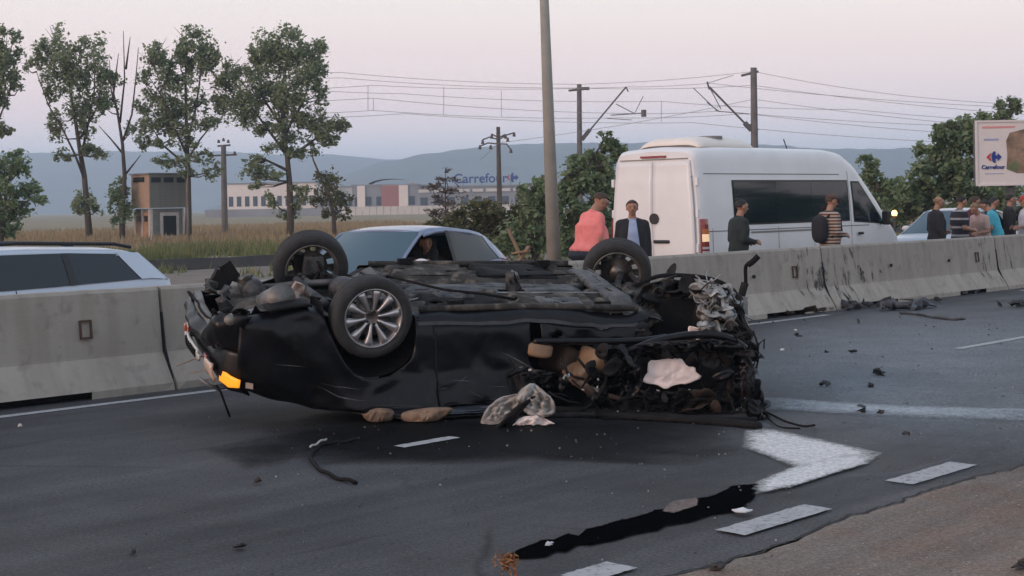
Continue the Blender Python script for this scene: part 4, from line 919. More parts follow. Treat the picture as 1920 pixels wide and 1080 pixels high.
# chrome strip and cable hanging from the boot edge
def wpart(name, pts, r, m, n=6): # points given in the world
    Mi = Matrix.Rotation(-WYAW, 3, 'Z'); bm = BM(); tube(bm, [Mi @ (Vector(p)-WR) for p in pts], r, n); return part(name, bm, m)
def atY(L, Y): return [A(x, y, Y if isinstance(Y, (int, float)) else Y[i]) for i, (x, y) in enumerate(L)]
wpart('bent_trim', atY([(372, 708), (392, 722), (412, 732)], 12.6), .014, m_bare)
wpart('hanging_cable', atY([(405, 722), (414, 735), (421, 755), (431, 782)], 12.4), .010, m_plast)
wpart('hanging_cable', atY([(412, 730), (425, 728), (424, 712)], 12.4), .008, m_plast)

# ---- underbody
def under(x, y, z): return pose(Vector((x, y, z)), .8)
def floor_z(x, y):
    z = 1.21; ay = abs(y)
    if ay < .16: z -= .11*(1-(ay/.16)**4)                 # tunnel sinks into the cabin
    z += .022*math.cos(y*26)*(.2 < ay < .70)*(1 if x > -.9 else 0)
    if abs(x+.15) < .05 or abs(x-.85) < .06: z += .035
    if x < -1.0: z -= .13*min(1, (-1.0-x)/.25)
    if x > 1.1: z -= .10*min(1, (x-1.1)/.3)
    return z
bm = BM(); grid(bm, lambda a, b: under(-2.2+3.5*a, -.79+1.58*b, floor_z(-2.2+3.5*a, -.79+1.58*b)+.012*noise.noise(Vector((a*30, b*12, 1)))), 120, 60)
part('floor_pan', bm, m_dirt)
for (x0, x1, y0, y1, dz, m_) in ((-.85, -.10, -.74, -.20, .03, m_plast), (-.02, .78, -.74, -.22, .035, m_dirt), (-.85, -.10, .22, .74, .03, m_dirt), (-.02, .78, .22, .74, .035, m_plast),
                                 (-.9, .9, -.13, .13, .0, m_dirt2), (.90, 1.12, -.6, .6, .05, m_dirt2), (-1.22, -1.02, -.55, .55, .10, m_dirt2), (-2.1, -1.75, -.45, .1, .09, m_dirt2), (.15, .6, -.72, -.5, .06, m_dirt2), (-.7, -.35, -.45, -.25, .055, m_dirt2)):
    bm = BM(); sd = x0*3+y0
    grid(bm, lambda a, b: under(x0+(x1-x0)*a, y0+(y1-y0)*b, 1.215+dz+.02*noise.noise(Vector((a*3, b*3, sd)))-(.05 if a in (0, 1) or b in (0, 1) else 0)-(.13*min(1, (-1.0-(x0+(x1-x0)*a))/.25) if x0+(x1-x0)*a < -1 else 0)), 14, 10,
         lambda a, b: noise.noise(Vector((a*4, b*4, sd*2))) > -.42)
    solid(part('underbody_panel', bm, m_), .01)
def utube(name, pts, r, m, n=10):
    bm = BM(); tube(bm, [under(*p) for p in pts], r, n); return part(name, bm, m)
utube('exhaust_pipe', [(1.1, .10, 1.20), (.6, .05, 1.19), (0, .03, 1.19), (-.6, .04, 1.19), (-1.0, .12, 1.20), (-1.3, .22, 1.22), (-1.75, .32, 1.17), (-2.0, .40, 1.14)], .032, m_dirt2)
utube('brake_line', [(1.1, -.28, 1.24), (.2, -.24, 1.25), (-.6, -.26, 1.245), (-1.1, -.4, 1.18)], .009, m_bare, 6)
utube('fuel_line', [(1.1, .32, 1.24), (.2, .26, 1.25), (-.7, .30, 1.245), (-1.1, .4, 1.2)], .009, m_plast, 6)
utube('jacking_rail', [(-.95, -.76, 1.245), (-.2, -.77, 1.26), (.4, -.77, 1.26), (1.05, -.76, 1.25)], .028, m_dirt)
utube('jacking_rail', [(-.95, .76, 1.245), (1.05, .76, 1.25)], .028, m_dirt)
for x, y in ((-.62, -.70), (.75, -.70), (-.62, .70), (.75, .70)):
    bm = BM(); box(bm, under(x, y, 1.28), (.13, .07, .05)); part('jacking_pad', bm, m_plast, False)
# torn seal lying over the floor
utube('loose_cable', [(-.95, .2, 1.28), (-.8, -.1, 1.30), (-.6, -.32, 1.29), (-.3, -.52, 1.30), (-.05, -.58, 1.27)], .013, m_plast, 6)
bm = BM(); shard(bm, under(.1, -.2, 1.31), .24, 5, .5); solid(part('bent_bracket', bm, m_dirt2), .008)
bm = BM(); shard(bm, under(.12, -.12, 1.36), .15, 6, .8); solid(part('bent_bracket', bm, m_bare), .008)
# silencer, heat shields and spare wheel well at the tail
bm = BM(); tube(bm, [under(-2.02, -.62, 1.13), under(-2.02, -.1, 1.14)], .11, 16); part('silencer', bm, mat('silencer_metal', (.20, .20, .195), (.10, .095, .088), scale=6, rough=.5, metal=.4, bump=.3, bscale=20))
bm = BM(); tube(bm, [under(-2.05, .55, 1.16), under(-2.05, .18, 1.17)], .10, 14); part('silencer', bm, m_dirt2)
utube('tail_pipe', [(-2.08, -.42, 1.13), (-2.3, -.40, 1.10), (-2.42, -.40, 1.08)], .038, m_bare)
bm = BM(); grid(bm, lambda a, b: under(-2.32+.42*a, -.45+.75*b, 1.10+.09*math.sin(math.pi*a)*math.sin(math.pi*b)), 10, 10); part('spare_wheel_well', bm, m_dirt)
bm = BM(); shard(bm, under(-1.86, -.20, 1.18), .30, 12, .4); solid(part('torn_insulation', bm, mat('pinkish_insulation', (.34, .235, .19), (.22, .15, .12), scale=7, rough=.9, bump=.5)), .02)
bm = BM(); shard(bm, under(-1.80, -.05, 1.20), .22, 13, .5); solid(part('torn_insulation', bm, mat('pinkish_insulation2', (.42, .31, .26), rough=.9)), .02)
for k, (x, y, z, s) in enumerate(((-2.28, .1, 1.18, .24), (-2.34, -.1, 1.12, .26), (-2.40, -.3, 1.04, .22), (-2.36, .3, 1.22, .20), (-2.25, -.45, 1.10, .20), (-2.12, .35, 1.26, .22))):
    bm = BM(); shard(bm, under(x, y, z), s, 40+k, .7); solid(part('bent_bracket', bm, [m_dirt2, m_plast, m_alloyd][k % 3]), .01)
bm = BM()
for k in range(3): box(bm, under(-2.30+.05*k, .42+.02*k, 1.22+.05*k), (.16, .12, .10), Matrix.Rotation(.5*k, 3, 'Y'))
o = part('towing_bracket', bm, m_plast, False); o['kind'] = 'stuff'
utube('bumper_beam', [(-2.38, -.75, .99), (-2.44, -.3, 1.02), (-2.44, .3, 1.04), (-2.38, .72, 1.0)], .045, m_alloyd)
# dark liners behind the rear arch and mud flap panel
for s_ in (-1, 1):
    bm = BM(); 
    grid(bm, lambda a, b: pose(Vector((WA[0]+.395*math.cos(math.pi*(1+a)), s_*(.88-.42*b), WA[1]+.395*math.sin(math.pi*(1+a)))), .7), 18, 5); part('wheel_arch_liner', bm, m_plast)
    bm = BM(); grid(bm, lambda a, b: pose(Vector((WA[0]-.4+.8*a, s_*.46, WA[1]-.40+.45*b)), .7), 6, 4); part('inner_wheel_house', bm, m_plast)
bm = BM(); grid(bm, lambda a, b: under(-1.86-.30*a, -.84+.05*b+.30*b, 1.115-.02*b-.03*a), 8, 6); solid(part('mud_guard', bm, m_plast), .02)

# ---- wheels
def wheel(c, axis_in, name, rim_m, R0=.335, W0=.215, spokes=10, steer=0.0, broken=False, tilt=0.0):
    """c: hub centre in the wreck frame, axis_in: unit vector pointing inboard"""
    z = -axis_in; q = z.to_track_quat('Z', 'Y').to_matrix().to_4x4()
    w = thing_part(name); M = Matrix.Translation(c) @ q
    h = W0/2
    bm = BM()
    prof = [(.232, -h*.86), (.262, -h*1.0), (.300, -h*1.02), (R0-.010, -h*.84), (R0, -h*.6), (R0, -h*.52), (R0-.008, -h*.50), (R0-.008, -h*.44), (R0, -h*.42), (R0+.001, -h*.04), (R0-.008, -h*.02), (R0-.008, h*.04), (R0+.001, h*.06), (R0, h*.42), (R0-.008, h*.44), (R0-.008, h*.5), (R0, h*.52), (R0, h*.6), (R0-.010, h*.84), (.300, h*1.02), (.262, h*1.0), (.236, h*.86)]
    lathe(bm, prof, M, 56); obj('tyre', bm, m_tyre, w, True)
    bm = BM(); lathe(bm, [(.234, h*.90), (.243, h*.95), (.236, h*.80), (.222, h*.66), (.214, h*.2), (.212, -h*.6), (.236, -h*.88), (.244, -h*.92), (.236, -h*.97)], M, 56); rm = obj('rim', bm, rim_m, w, True)
    for k in range(spokes):
        if broken and k in (2, 3): continue
        a = 2*math.pi*k/spokes+.16; bm = BM(); n = 6
        def f(u, v, a=a):
            r = .045+(.232-.045)*u; wd = (.015+.016*abs(u-.25)+.020*u*u)
            off = (v-.5)*2*wd; hh = h*(.60+.22*math.sin(u*1.9))-(.022 if v in (0, 1) else 0)
            return M @ Vector((r*math.cos(a)-off*math.sin(a), r*math.sin(a)+off*math.cos(a), hh))
        grid(bm, f, n, 4); o = obj('spoke', bm, rim_m, rm, True); solid(o, .012, -1)
    bm = BM(); rg = lathe(bm, [(.068, h*.50), (.066, h*.60), (.050, h*.62), (.034, h*.50), (.0, h*.50)], M, 24); obj('hub', bm, m_disc, rm, True)
    for k in range(5):
        a = 2*math.pi*k/5; bm = BM(); cc = M @ Vector((.052*math.cos(a), .052*math.sin(a), h*.66)); tube(bm, [cc, cc+(M.to_3x3() @ Vector((0, 0, .008)))], .009, 6); obj('wheel_bolt', bm, m_darkm, rm)
    bm = BM(); lathe(bm, [(.0, h*.12), (.155, h*.12), (.155, h*.02), (.07, h*.0), (.07, -h*.5), (0, -h*.5)], M, 40); obj('brake_disc', bm, m_disc, w, True)
    bm = BM(); box(bm, M @ Vector((.11, .06, h*.10)), (.09, .14, .09), q.to_3x3()); obj('brake_caliper', bm, m_darkm, w)
    return w, M
def thing_part(name):
    o = bpy.data.objects.new(name, None); COL.objects.link(o); o.parent = wreck; o.empty_display_size = .1; return o
def hubpos(x, y, z): return pose(Vector((x, y, z)), 0)
def axis(s, lean=0.0, toe=0.0, x=-1.4):
    ph = rad(13.5)+lean; v = Vector((0, -s*math.cos(ph), -s*math.sin(ph)))    # inboard
    return Matrix.Rotation(toe, 3, 'Z') @ v
c1 = Vector((-1.40, -1.045, .865)); wheel(c1, axis(-1, rad(-6)), 'wheel', m_alloy)
c2 = Vector((-1.52, .42, 1.22)); w2, M2 = wheel(c2, axis(1, rad(4), rad(-6)), 'wheel', m_alloyd)
c3 = Vector((1.54, .40, 1.075)); w3, M3 = wheel(c3, axis(1, rad(6), rad(-26), 1.45), 'wheel', m_alloyd, spokes=10)
# suspension
def wtube(name, a, b, r, m, n=8):
    bm = BM(); tube(bm, [a, b], r, n); return part(name, bm, m)
ctr = under(-1.40, 0, 1.17)
for c, s_ in ((c1, -1), (c2, 1)):
    inn = c+axis(s_)*.10
    wtube('suspension_arm', inn+Vector((.10, 0, -.05)), under(-1.25, s_*.28, 1.20), .030, m_dirt2); wtube('suspension_arm', inn+Vector((-.12, 0, -.04)), under(-1.62, s_*.28, 1.19), .026, m_dirt2)
    wtube('drive_shaft', c, ctr+Vector((0, s_*.12, .0)), .022, m_darkm); wtube('damper', inn+Vector((.05, 0, .0)), under(-1.48, s_*.52, .86), .035, m_dirt2)
    bm = BM(); box(bm, inn, (.20, .10, .24), Matrix.Rotation(.25, 3, 'X'), taper=.8); part('wheel_carrier', bm, m_dirt2, False)
    P = [inn.lerp(under(-1.3, s_*.5, .9), k/40)+Vector((.055*math.cos(k*.95), .055*math.sin(k*.95), 0)) for k in range(41)]
    bm = BM(); tube(bm, P, .008, 5); part('coil_spring', bm, m_darkm)
bm = BM(); lathe(bm, [(0, -.16), (.08, -.15), (.12, -.05), (.12, .05), (.08, .15), (0, .16)], Matrix.Translation(ctr+Vector((0, 0, .03))) @ Matrix.Rotation(rad(90), 4, 'X'), 18); part('differential', bm, m_dirt2)
utube('rear_subframe', [(-1.70, -.5, 1.17), (-1.72, 0, 1.20), (-1.70, .5, 1.17)], .04, m_dirt2); utube('rear_subframe', [(-1.12, -.5, 1.19), (-1.10, 0, 1.22), (-1.12, .5, 1.19)], .04, m_dirt2)
for k in range(3): wtube('caliper_hose', c2+Vector((.05*k, -.10, .1-.05*k)), c2+Vector((.12-.1*k, -.35, -.12)), .012, m_plast)
wtube('suspension_arm', c3+axis(1)*.08, under(1.3, .2, 1.12), .032, m_dirt2); wtube('suspension_arm', c3+axis(1)*.08+Vector((.1, 0, 0)), under(1.75, .25, 1.10), .028, m_dirt2)
wtube('drive_shaft', c3, under(1.5, 0, 1.05), .02, m_darkm)

# ---- interior seen through the torn front door opening
def cushion(name, c, s, rot, m, seed):
    bm = BM(); bmesh.ops.create_cube(bm, size=1.0); bmesh.ops.subdivide_edges(bm, edges=bm.edges[:], cuts=5, use_grid_fill=True)
    q = Matrix.Rotation(rot[0], 3, 'X') @ Matrix.Rotation(rot[1], 3, 'Y') @ Matrix.Rotation(rot[2], 3, 'Z')
    for v in bm.verts:
        p = v.co*2; k = 1/ max(1e-6, (abs(p.x)**5+abs(p.y)**5+abs(p.z)**5)**.2)
        p = p*k*.5; p = Vector((p.x*s[0], p.y*s[1], p.z*s[2])); p += noise.noise_vector(p*6+Vector((seed, 0, 0)))*.02
        v.co = Vector(c)+q @ p
    return part(name, bm, m)
def wl_(x, y, Y):         # photo point at a depth -> wreck frame
    return Matrix.Rotation(-WYAW, 3, 'Z') @ (A(x, y, Y-.30 if Y > 12.3 else Y)-WR)
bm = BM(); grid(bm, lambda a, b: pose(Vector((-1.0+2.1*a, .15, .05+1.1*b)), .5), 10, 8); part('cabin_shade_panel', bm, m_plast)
cushion('seat_cushion', wl_(1000, 655, 12.85), (.24, .4, .12), (0, .15, 0), m_tan, 1)
cushion('seat_back', wl_(1048, 672, 13.2), (.20, .45, .26), (0, .4, .1), mat('brown_leather', (.10, .06, .04), rough=.7), 2)
cushion('front_seat_cushion', wl_(1110, 675, 12.78), (.15, .4, .20), (0, .55, 0), m_tan, 3)
cushion('front_seat_back', wl_(1085, 700, 12.75), (.17, .4, .13), (0, -.60, 0), m_tan, 4)
cushion('head_restraint', wl_(1092, 724, 12.65), (.19, .3, .05), (0, .65, 0), m_beige, 5)
for pts, r in (([(1080, 668), (1098, 690), (1118, 708)], .012), ([(1072, 712), (1090, 728), (1108, 700)], .010)):
    bm = BM(); tube(bm, [wl_(x, y, 12.45) for x, y in pts], r, 6); part('seat_seam', bm, m_plast)
bm = BM(); shard(bm, wl_(1062, 705, 12.5), .10, 77, .3); solid(part('broken_lamp', bm, mat('pale_blue_bit', (.35, .42, .44), rough=.4)), .01)
# headlining bulging out of the rear side window
# silver curtain airbag, two lobes with a black strap across
def blob(name, outline, Y, depth, m, seed, rough_=.05, parent=None, it=3):
    """bulging cloth: outline given in photo points at depth Y, real thickness"""
    c = (sum(p[0] for p in outline)/len(outline), sum(p[1] for p in outline)/len(outline)); bm = BM(); K = 14
    Pn = []
    Pn = [tuple(p) for p in outline]
    for _ in range(it):
        Q = []
        for i, a in enumerate(Pn):
            b = Pn[(i+1) % len(Pn)]; Q += [(a[0]*.75+b[0]*.25, a[1]*.75+b[1]*.25), (a[0]*.25+b[0]*.75, a[1]*.25+b[1]*.75)]
        Pn = Q
    n = len(Pn)
    for sgn in (-1, 1):
        rings = []
        for j in range(1, K+1):
            t = j/K; rr = []
            for (x, y) in Pn:
                px, py = c[0]+(x-c[0])*t, c[1]+(y-c[1])*t; d = depth*math.sqrt(max(0, 1-t*t))
                w = rough_*noise.noise(Vector((px*.045, py*.045, seed)))*(1-t**4)+rough_*.55*(.35-abs(noise.noise(Vector((px*.13+py*.06, py*.05-px*.04, seed)))))*2*(1-t**4)
                P = wl_(px, py, Y+sgn*d*.5+w); P.z = max(P.z, .012); rr.append(bm.verts.new(P))
            rings.append(rr)
        cv = bm.verts.new(wl_(c[0], c[1], Y+sgn*depth*.5))
        for k in range(n): bm.faces.new((cv, rings[0][k], rings[0][(k+1) % n]))
        for a, b in zip(rings, rings[1:]):
            for k in range(n): bm.faces.new((a[k], b[k], b[(k+1) % n], a[(k+1) % n]))
    bmesh.ops.remove_doubles(bm, verts=bm.verts, dist=.0005)
    return part(name, bm, m, parent=parent)
bm = BM(); P = [wl_(x, y, Y) for x, y, Y in ((985, 752, 11.55), (968, 772, 11.52), (950, 790, 11.52), (930, 806, 11.55))]
grid(bm, lambda a, b: (lambda q, i: P[i].lerp(P[i+1], q))(a*3-min(int(a*3), 2), min(int(a*3), 2))+Vector((.09*(b-.5)*2, 0, .045*(b-.5)*2)), 9, 2); solid(part('black_strap', bm, m_plast), .02)

blob('headlining', [(674, 770), (700, 762), (744, 768), (738, 788), (712, 797), (686, 790)], 11.90, .16, m_beige, 31, .03)
blob('headlining', [(742, 776), (790, 764), (858, 762), (836, 782), (800, 798), (764, 796)], 11.88, .16, m_beige, 32, .03)
# ---- torn front end: inner wheel house, engine, sheets
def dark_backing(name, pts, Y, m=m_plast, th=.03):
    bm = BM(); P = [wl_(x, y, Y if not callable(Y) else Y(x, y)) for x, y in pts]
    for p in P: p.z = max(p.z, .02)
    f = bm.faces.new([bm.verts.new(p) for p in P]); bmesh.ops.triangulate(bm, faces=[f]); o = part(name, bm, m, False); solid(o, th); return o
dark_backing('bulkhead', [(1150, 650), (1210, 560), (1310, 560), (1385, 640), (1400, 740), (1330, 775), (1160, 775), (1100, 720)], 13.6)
def arc(name, pts, Y, r, m, n=8):
    bm = BM(); P = [wl_(x, y, Y if isinstance(Y, (int, float)) else Y[i]) for i, (x, y) in enumerate(pts)]
    for p in P: p.z = max(p.z, .02)
    # smooth through the points
    Q = []
    for i in range(len(P)-1):
        p0, p1, p2, p3 = P[max(i-1, 0)], P[i], P[i+1], P[min(i+2, len(P)-1)]
        for k in range(5):
            t = k/5; Q.append(.5*(2*p1+(p2-p0)*t+(2*p0-5*p1+4*p2-p3)*t*t+(3*p1-p0-3*p2+p3)*t**3))
    Q.append(P[-1]); tube(bm, Q, r, n); return part(name, bm, m)
arc('wing_frame', [(1150, 672), (1200, 652), (1270, 645), (1340, 645), (1385, 660), (1402, 695), (1408, 735), (1392, 765)], 12.55, .032, m_darkm)
arc('wing_frame', [(1175, 662), (1230, 640), (1300, 628), (1360, 632), (1398, 655)], 12.6, .035, m_paint_b)
arc('wheel_arch_rim', [(1285, 690), (1300, 668), (1330, 660), (1358, 672), (1372, 700), (1368, 730)], 12.62, .030, m_brown)
arc('wheel_arch_rim', [(1240, 664), (1280, 655), (1330, 652), (1370, 668), (1388, 700)], 12.8, .030, m_plast)
arc('engine_hose', [(1140, 742), (1200, 755), (1270, 752), (1350, 738), (1390, 742)], 12.45, .024, m_brown)
arc('engine_hose', [(1130, 765), (1200, 778), (1290, 775), (1370, 764)], 12.3, .024, m_plast)
arc('bumper_strip', [(1040, 768), (1110, 772), (1180, 780), (1250, 792), (1330, 803), (1420, 816)], [12.2, 12.1, 12.0, 11.8, 11.6, 11.5], .032, m_plast)
arc('bumper_strip', [(1120, 795), (1200, 800), (1290, 806), (1370, 818), (1425, 850)], [12.0, 11.8, 11.6, 11.4, 11.2], .036, m_plast)
arc('bumper_strip', [(1010, 790), (1060, 785), (1130, 788), (1200, 790)], 12.0, .026, m_darkm)
arc('hook_pipe', [(1383, 582), (1392, 560), (1398, 532), (1398, 502), (1404, 494), (1420, 483)], [13.6, 13.5, 13.5, 13.5, 13.45, 13.4], [.030]*5+[.020]*5+[.012]*10+[.020]*6 if False else .017, m_plast)
arc('hook_pipe_sleeve', [(1375, 588), (1386, 572), (1392, 548), (1397, 530)], 13.5, .036, m_darkm)
arc('hook_end', [(1402, 497), (1412, 490), (1422, 480)], 13.42, .028, m_plast)
arc('engine_cover_edge', [(1200, 530), (1240, 517), (1290, 517), (1340, 525), (1376, 545), (1384, 570)], 13.9, .020, m_plast)
arc('sill_rail', [(1000, 640), (1080, 640), (1150, 640), (1210, 638), (1250, 632)], [12.7, 12.75, 12.8, 12.85, 12.9], .030, m_paint_b)
arc('loose_wire', [(1430, 770), (1450, 785), (1470, 800), (1492, 808), (1510, 800), (1528, 797)], [12, 11.8, 11.5, 11.3, 11.2, 11.2], .009, m_plast)
arc('loose_wire', [(1425, 760), (1440, 790), (1462, 815), (1500, 806)], [12, 11.7, 11.2, 11.1], .007, m_plast)
arc('loose_wire', [(1412, 620), (1420, 645), (1422, 670), (1418, 690)], 12.6, .008, m_plast)
arc('loose_wire', [(1380, 570), (1395, 590), (1412, 600)], 13.2, .009, m_bare)
arc('loose_wire', [(960, 740), (950, 705), (965, 690), (955, 672)], 12.0, .008, m_plast)
arc('torn_door_seal', [(1128, 655), (1138, 690), (1130, 730), (1100, 765), (1060, 780)], 12.4, .014, m_plast)
rs = random.Random(11)
m_scrap = [m_plast, m_darkm, m_paint_b]
def inside(x, y, poly):
    c = False; n = len(poly)
    for i in range(n):
        (x1, y1), (x2, y2) = poly[i], poly[(i+1) % n]
        if (y1 > y) != (y2 > y) and x < (x2-x1)*(y-y1)/(y2-y1)+x1: c = not c
    return c
def torn_sheet(name, outline, Y, m, seed, amp=.10, it=1, th=.006):
    """creased sheet of metal or cloth: outline in photo points, Y a depth or a function of the point"""
    Pn = [tuple(p) for p in outline]
    for _ in range(it):
        Q = []
        for i, a in enumerate(Pn):
            b = Pn[(i+1) % len(Pn)]; Q += [(a[0]*.8+b[0]*.2, a[1]*.8+b[1]*.2), (a[0]*.2+b[0]*.8, a[1]*.2+b[1]*.8)]
        Pn = Q
    r = random.Random(seed); Q = []
    for i, a in enumerate(Pn):
        b = Pn[(i+1) % len(Pn)]; n_ = max(1, int(math.hypot(b[0]-a[0], b[1]-a[1])/7))
        for k in range(n_): Q.append((a[0]+(b[0]-a[0])*k/n_+r.gauss(0, .8), a[1]+(b[1]-a[1])*k/n_+r.gauss(0, .8)))
    Pn = Q; n = len(Pn); c = (sum(p[0] for p in Pn)/n, sum(p[1] for p in Pn)/n); bm = BM(); K = 12; rings = []
    def pt(x, y):
        w = amp*((.3-abs(noise.noise(Vector((x*.050+y*.02, y*.040, seed)))))*1.2+(.25-abs(noise.noise(Vector((x*.11, y*.12-x*.04, seed+5)))))*.6)
        P = wl_(x, y, (Y(x, y) if callable(Y) else Y)-w); P.z = max(P.z, .014); return P
    for j in range(1, K+1): rings.append([bm.verts.new(pt(c[0]+(x-c[0])*j/K, c[1]+(y-c[1])*j/K)) for x, y in Pn])
    cv = bm.verts.new(pt(*c))
    for k in range(n): bm.faces.new((cv, rings[0][k], rings[0][(k+1) % n]))
    for a, b in zip(rings, rings[1:]):
        for k in range(n): bm.faces.new((a[k], b[k], b[(k+1) % n], a[(k+1) % n]))
    return solid(part(name, bm, m), th)
def scatter(name, poly, n, Y0, Y1, s0, s1, mats, crump=.6, seed=0, wires=False):
    r = random.Random(seed); xs = [p[0] for p in poly]; ys = [p[1] for p in poly]; i = 0
    while i < n:
        x, y = r.uniform(min(xs), max(xs)), r.uniform(min(ys), max(ys))
        if not inside(x, y, poly): continue
        i += 1; P = wl_(x, y, r.uniform(Y0, Y1)); P.z = max(P.z, .05); bm = BM()
        if wires:
            Q = [P]; d = Vector((r.gauss(0, 1), r.gauss(0, 1), r.gauss(0, 1))).normalized()
            for _ in range(5): d = (d+Vector((r.gauss(0, .5), r.gauss(0, .5), r.gauss(0, .5)))).normalized(); q = Q[-1]+d*r.uniform(.04, .09); q.z = max(.02, q.z); Q.append(q)
            tube(bm, Q, r.uniform(.005, .012), 5); part(name, bm, r.choice(mats))
        else:
            shard(bm, P, r.uniform(s0, s1)*.86, r.randint(0, 99999), crump*.6)
            for v in bm.verts: v.co.z = max(v.co.z, .015)
            o_ = part(name, bm, r.choice(mats), True); ss = o_.modifiers.new('smooth', 'SUBSURF'); ss.levels = ss.render_levels = 1; solid(o_, .007)
torn_sheet('white_airbag', [(1214, 676), (1248, 673), (1277, 671), (1288, 687), (1304, 688), (1307, 699), (1318, 708), (1290, 718), (1262, 722), (1248, 731), (1232, 721), (1206, 718), (1208, 706), (1216, 697)], 12.55, m_bag, 9, .035, 1)
torn_sheet('curtain_airbag', [(897, 797), (912, 768), (932, 748), (960, 738), (988, 742), (978, 764), (950, 790), (925, 801)], 11.72, m_bag2, 1, .22, 1)
torn_sheet('curtain_airbag', [(972, 732), (998, 717), (1020, 732), (1042, 758), (1040, 776), (1016, 784), (988, 776), (968, 757)], 11.66, m_bag2, 2, .26, 1)
torn_sheet('airbag_skirt', [(958, 804), (975, 782), (1000, 778), (1025, 786), (1044, 797), (1000, 803)], 11.60, m_bag, 3, .14, 1)
torn_sheet('torn_wing', [(1146, 662), (1200, 646), (1270, 640), (1345, 636), (1392, 646), (1404, 668), (1368, 662), (1310, 655), (1240, 664), (1180, 676)], lambda x, y: 12.5+(y-650)*.004, m_paint_b, 41, .22)
torn_sheet('torn_wing', [(1372, 660), (1405, 665), (1416, 700), (1410, 745), (1392, 770), (1378, 740), (1372, 700)], 12.5, m_paint_b, 42, .22)
torn_sheet('crushed_door_post', [(1128, 652), (1190, 655), (1204, 700), (1196, 745), (1150, 770), (1112, 762), (1128, 715), (1140, 690)], 12.55, m_paint_b, 43, .30)
torn_sheet('wing_lower_edge', [(1150, 752), (1210, 735), (1290, 735), (1370, 728), (1394, 745), (1380, 768), (1300, 776), (1220, 782), (1160, 776)], 12.4, m_plast, 44, .24)
torn_sheet('bumper_cover', [(1040, 772), (1130, 764), (1220, 776), (1320, 782), (1400, 792), (1428, 816), (1350, 816), (1250, 806), (1150, 798), (1060, 794)], lambda x, y: 12.15-(x-1040)*.0015-(y-780)*.006, m_plast, 45, .16)
torn_sheet('hanging_flap', [(1388, 690), (1414, 702), (1434, 742), (1424, 764), (1400, 768), (1388, 730)], 12.1, mat('plum_plastic', (.022, .013, .018), rough=.5), 46, .16)
torn_sheet('hanging_flap', [(1400, 745), (1420, 752), (1436, 792), (1432, 816), (1412, 808), (1396, 770)], 11.7, m_paint_b, 47, .2)
torn_sheet('rocker_remnant', [(958, 700), (1000, 690), (1052, 700), (1066, 726), (1040, 748), (1018, 720), (985, 712), (962, 722)], 12.7, m_paint_b, 48, .2)
torn_sheet('engine_bay_wall', [(1196, 538), (1250, 522), (1310, 530), (1316, 580), (1308, 628), (1250, 632), (1212, 625)], 13.75, m_darkm, 49, .3)
torn_sheet('torn_floor_edge', [(1120, 545), (1190, 525), (1240, 540), (1225, 575), (1245, 600), (1200, 625), (1140, 615), (1110, 580)], lambda x, y: 14.15-(y-525)*.011, m_dirt, 50, .22)
torn_sheet('torn_flap', [(1360, 560), (1392, 572), (1400, 610), (1416, 632), (1392, 640), (1368, 622), (1356, 590)], 13.0, m_darkm, 51, .2)
# front hub left bare where the wheel was torn off
_M = Matrix.Translation(wl_(1335, 700, 12.85)) @ Matrix.Rotation(rad(78), 4, 'X') @ Matrix.Rotation(rad(20), 4, 'Y')
bm = BM(); lathe(bm, [(0, .03), (.06, .03), (.065, .012), (.155, .010), (.155, -.012), (.06, -.014), (0, -.014)], _M, 32); part('front_brake_disc', bm, m_darkm)
wtube('suspension_strut', wl_(1335, 700, 12.9), wl_(1300, 640, 13.2), .035, m_darkm); wtube('tie_rod', wl_(1335, 700, 12.9), wl_(1235, 715, 13.0), .018, m_darkm)
bm = BM(); box(bm, wl_(1355, 590, 13.5), (.06, .55, .34), Matrix.Rotation(.3, 3, 'Z')); part('radiator_core', bm, m_bare, False)
heap = [(1308, 545), (1325, 530), (1355, 533), (1380, 555), (1384, 600), (1372, 628), (1318, 628), (1305, 590)]
scatter('bent_metal', heap, 54, 12.85, 13.3, .14, .27, [m_silver, m_silver, m_bare, m_alloyd, m_darkm], 1.0, 1)
scatter('bent_metal', [(1312, 548), (1345, 535), (1372, 560), (1370, 620), (1318, 622)], 26, 12.8, 13.0, .16, .30, [m_silver, m_silver, m_bare], .9, 21)
scatter('engine_pipe', heap, 22, 12.9, 13.3, 0, 0, [m_silver, m_bare, m_plast, m_brown], seed=2, wires=True)
scatter('bent_metal', [(1290, 600), (1322, 595), (1325, 630), (1300, 635)], 3, 12.9, 13.0, .10, .16, [m_bag], .8, 3)
cushion('engine_block', wl_(1310, 585, 13.9), (.55, .6, .42), (.1, .2, .3), m_darkm, 8)
cushion('gearbox', wl_(1245, 580, 14.0), (.4, .4, .30), (0, .1, 0), m_dirt, 9)
scatter('bent_metal', [(1195, 545), (1300, 530), (1310, 625), (1210, 628)], 16, 13.4, 14.0, .18, .36, [m_darkm, m_dirt, m_brown, m_plast], .6, 4)
scatter('torn_sheet', [(1200, 545), (1300, 535), (1310, 570), (1210, 575)], 14, 13.5, 13.9, .2, .4, [m_darkm, m_dirt, m_plast], .5, 22)
scatter('torn_sheet', [(1170, 650), (1400, 640), (1410, 665), (1180, 670)], 22, 12.4, 12.6, .12, .26, [m_darkm, m_plast, m_paint_b], .5, 23)
scatter('torn_sheet', [(1140, 540), (1260, 520), (1250, 600), (1120, 600)], 14, 13.7, 14.2, .20, .42, [m_dirt, m_dirt2, m_darkm], .35, 5)
scatter('torn_sheet', [(1370, 620), (1415, 620), (1420, 680), (1400, 700), (1375, 680)], 18, 12.5, 13.1, .12, .28, [m_plast, m_darkm, m_paint_b], .7, 6)
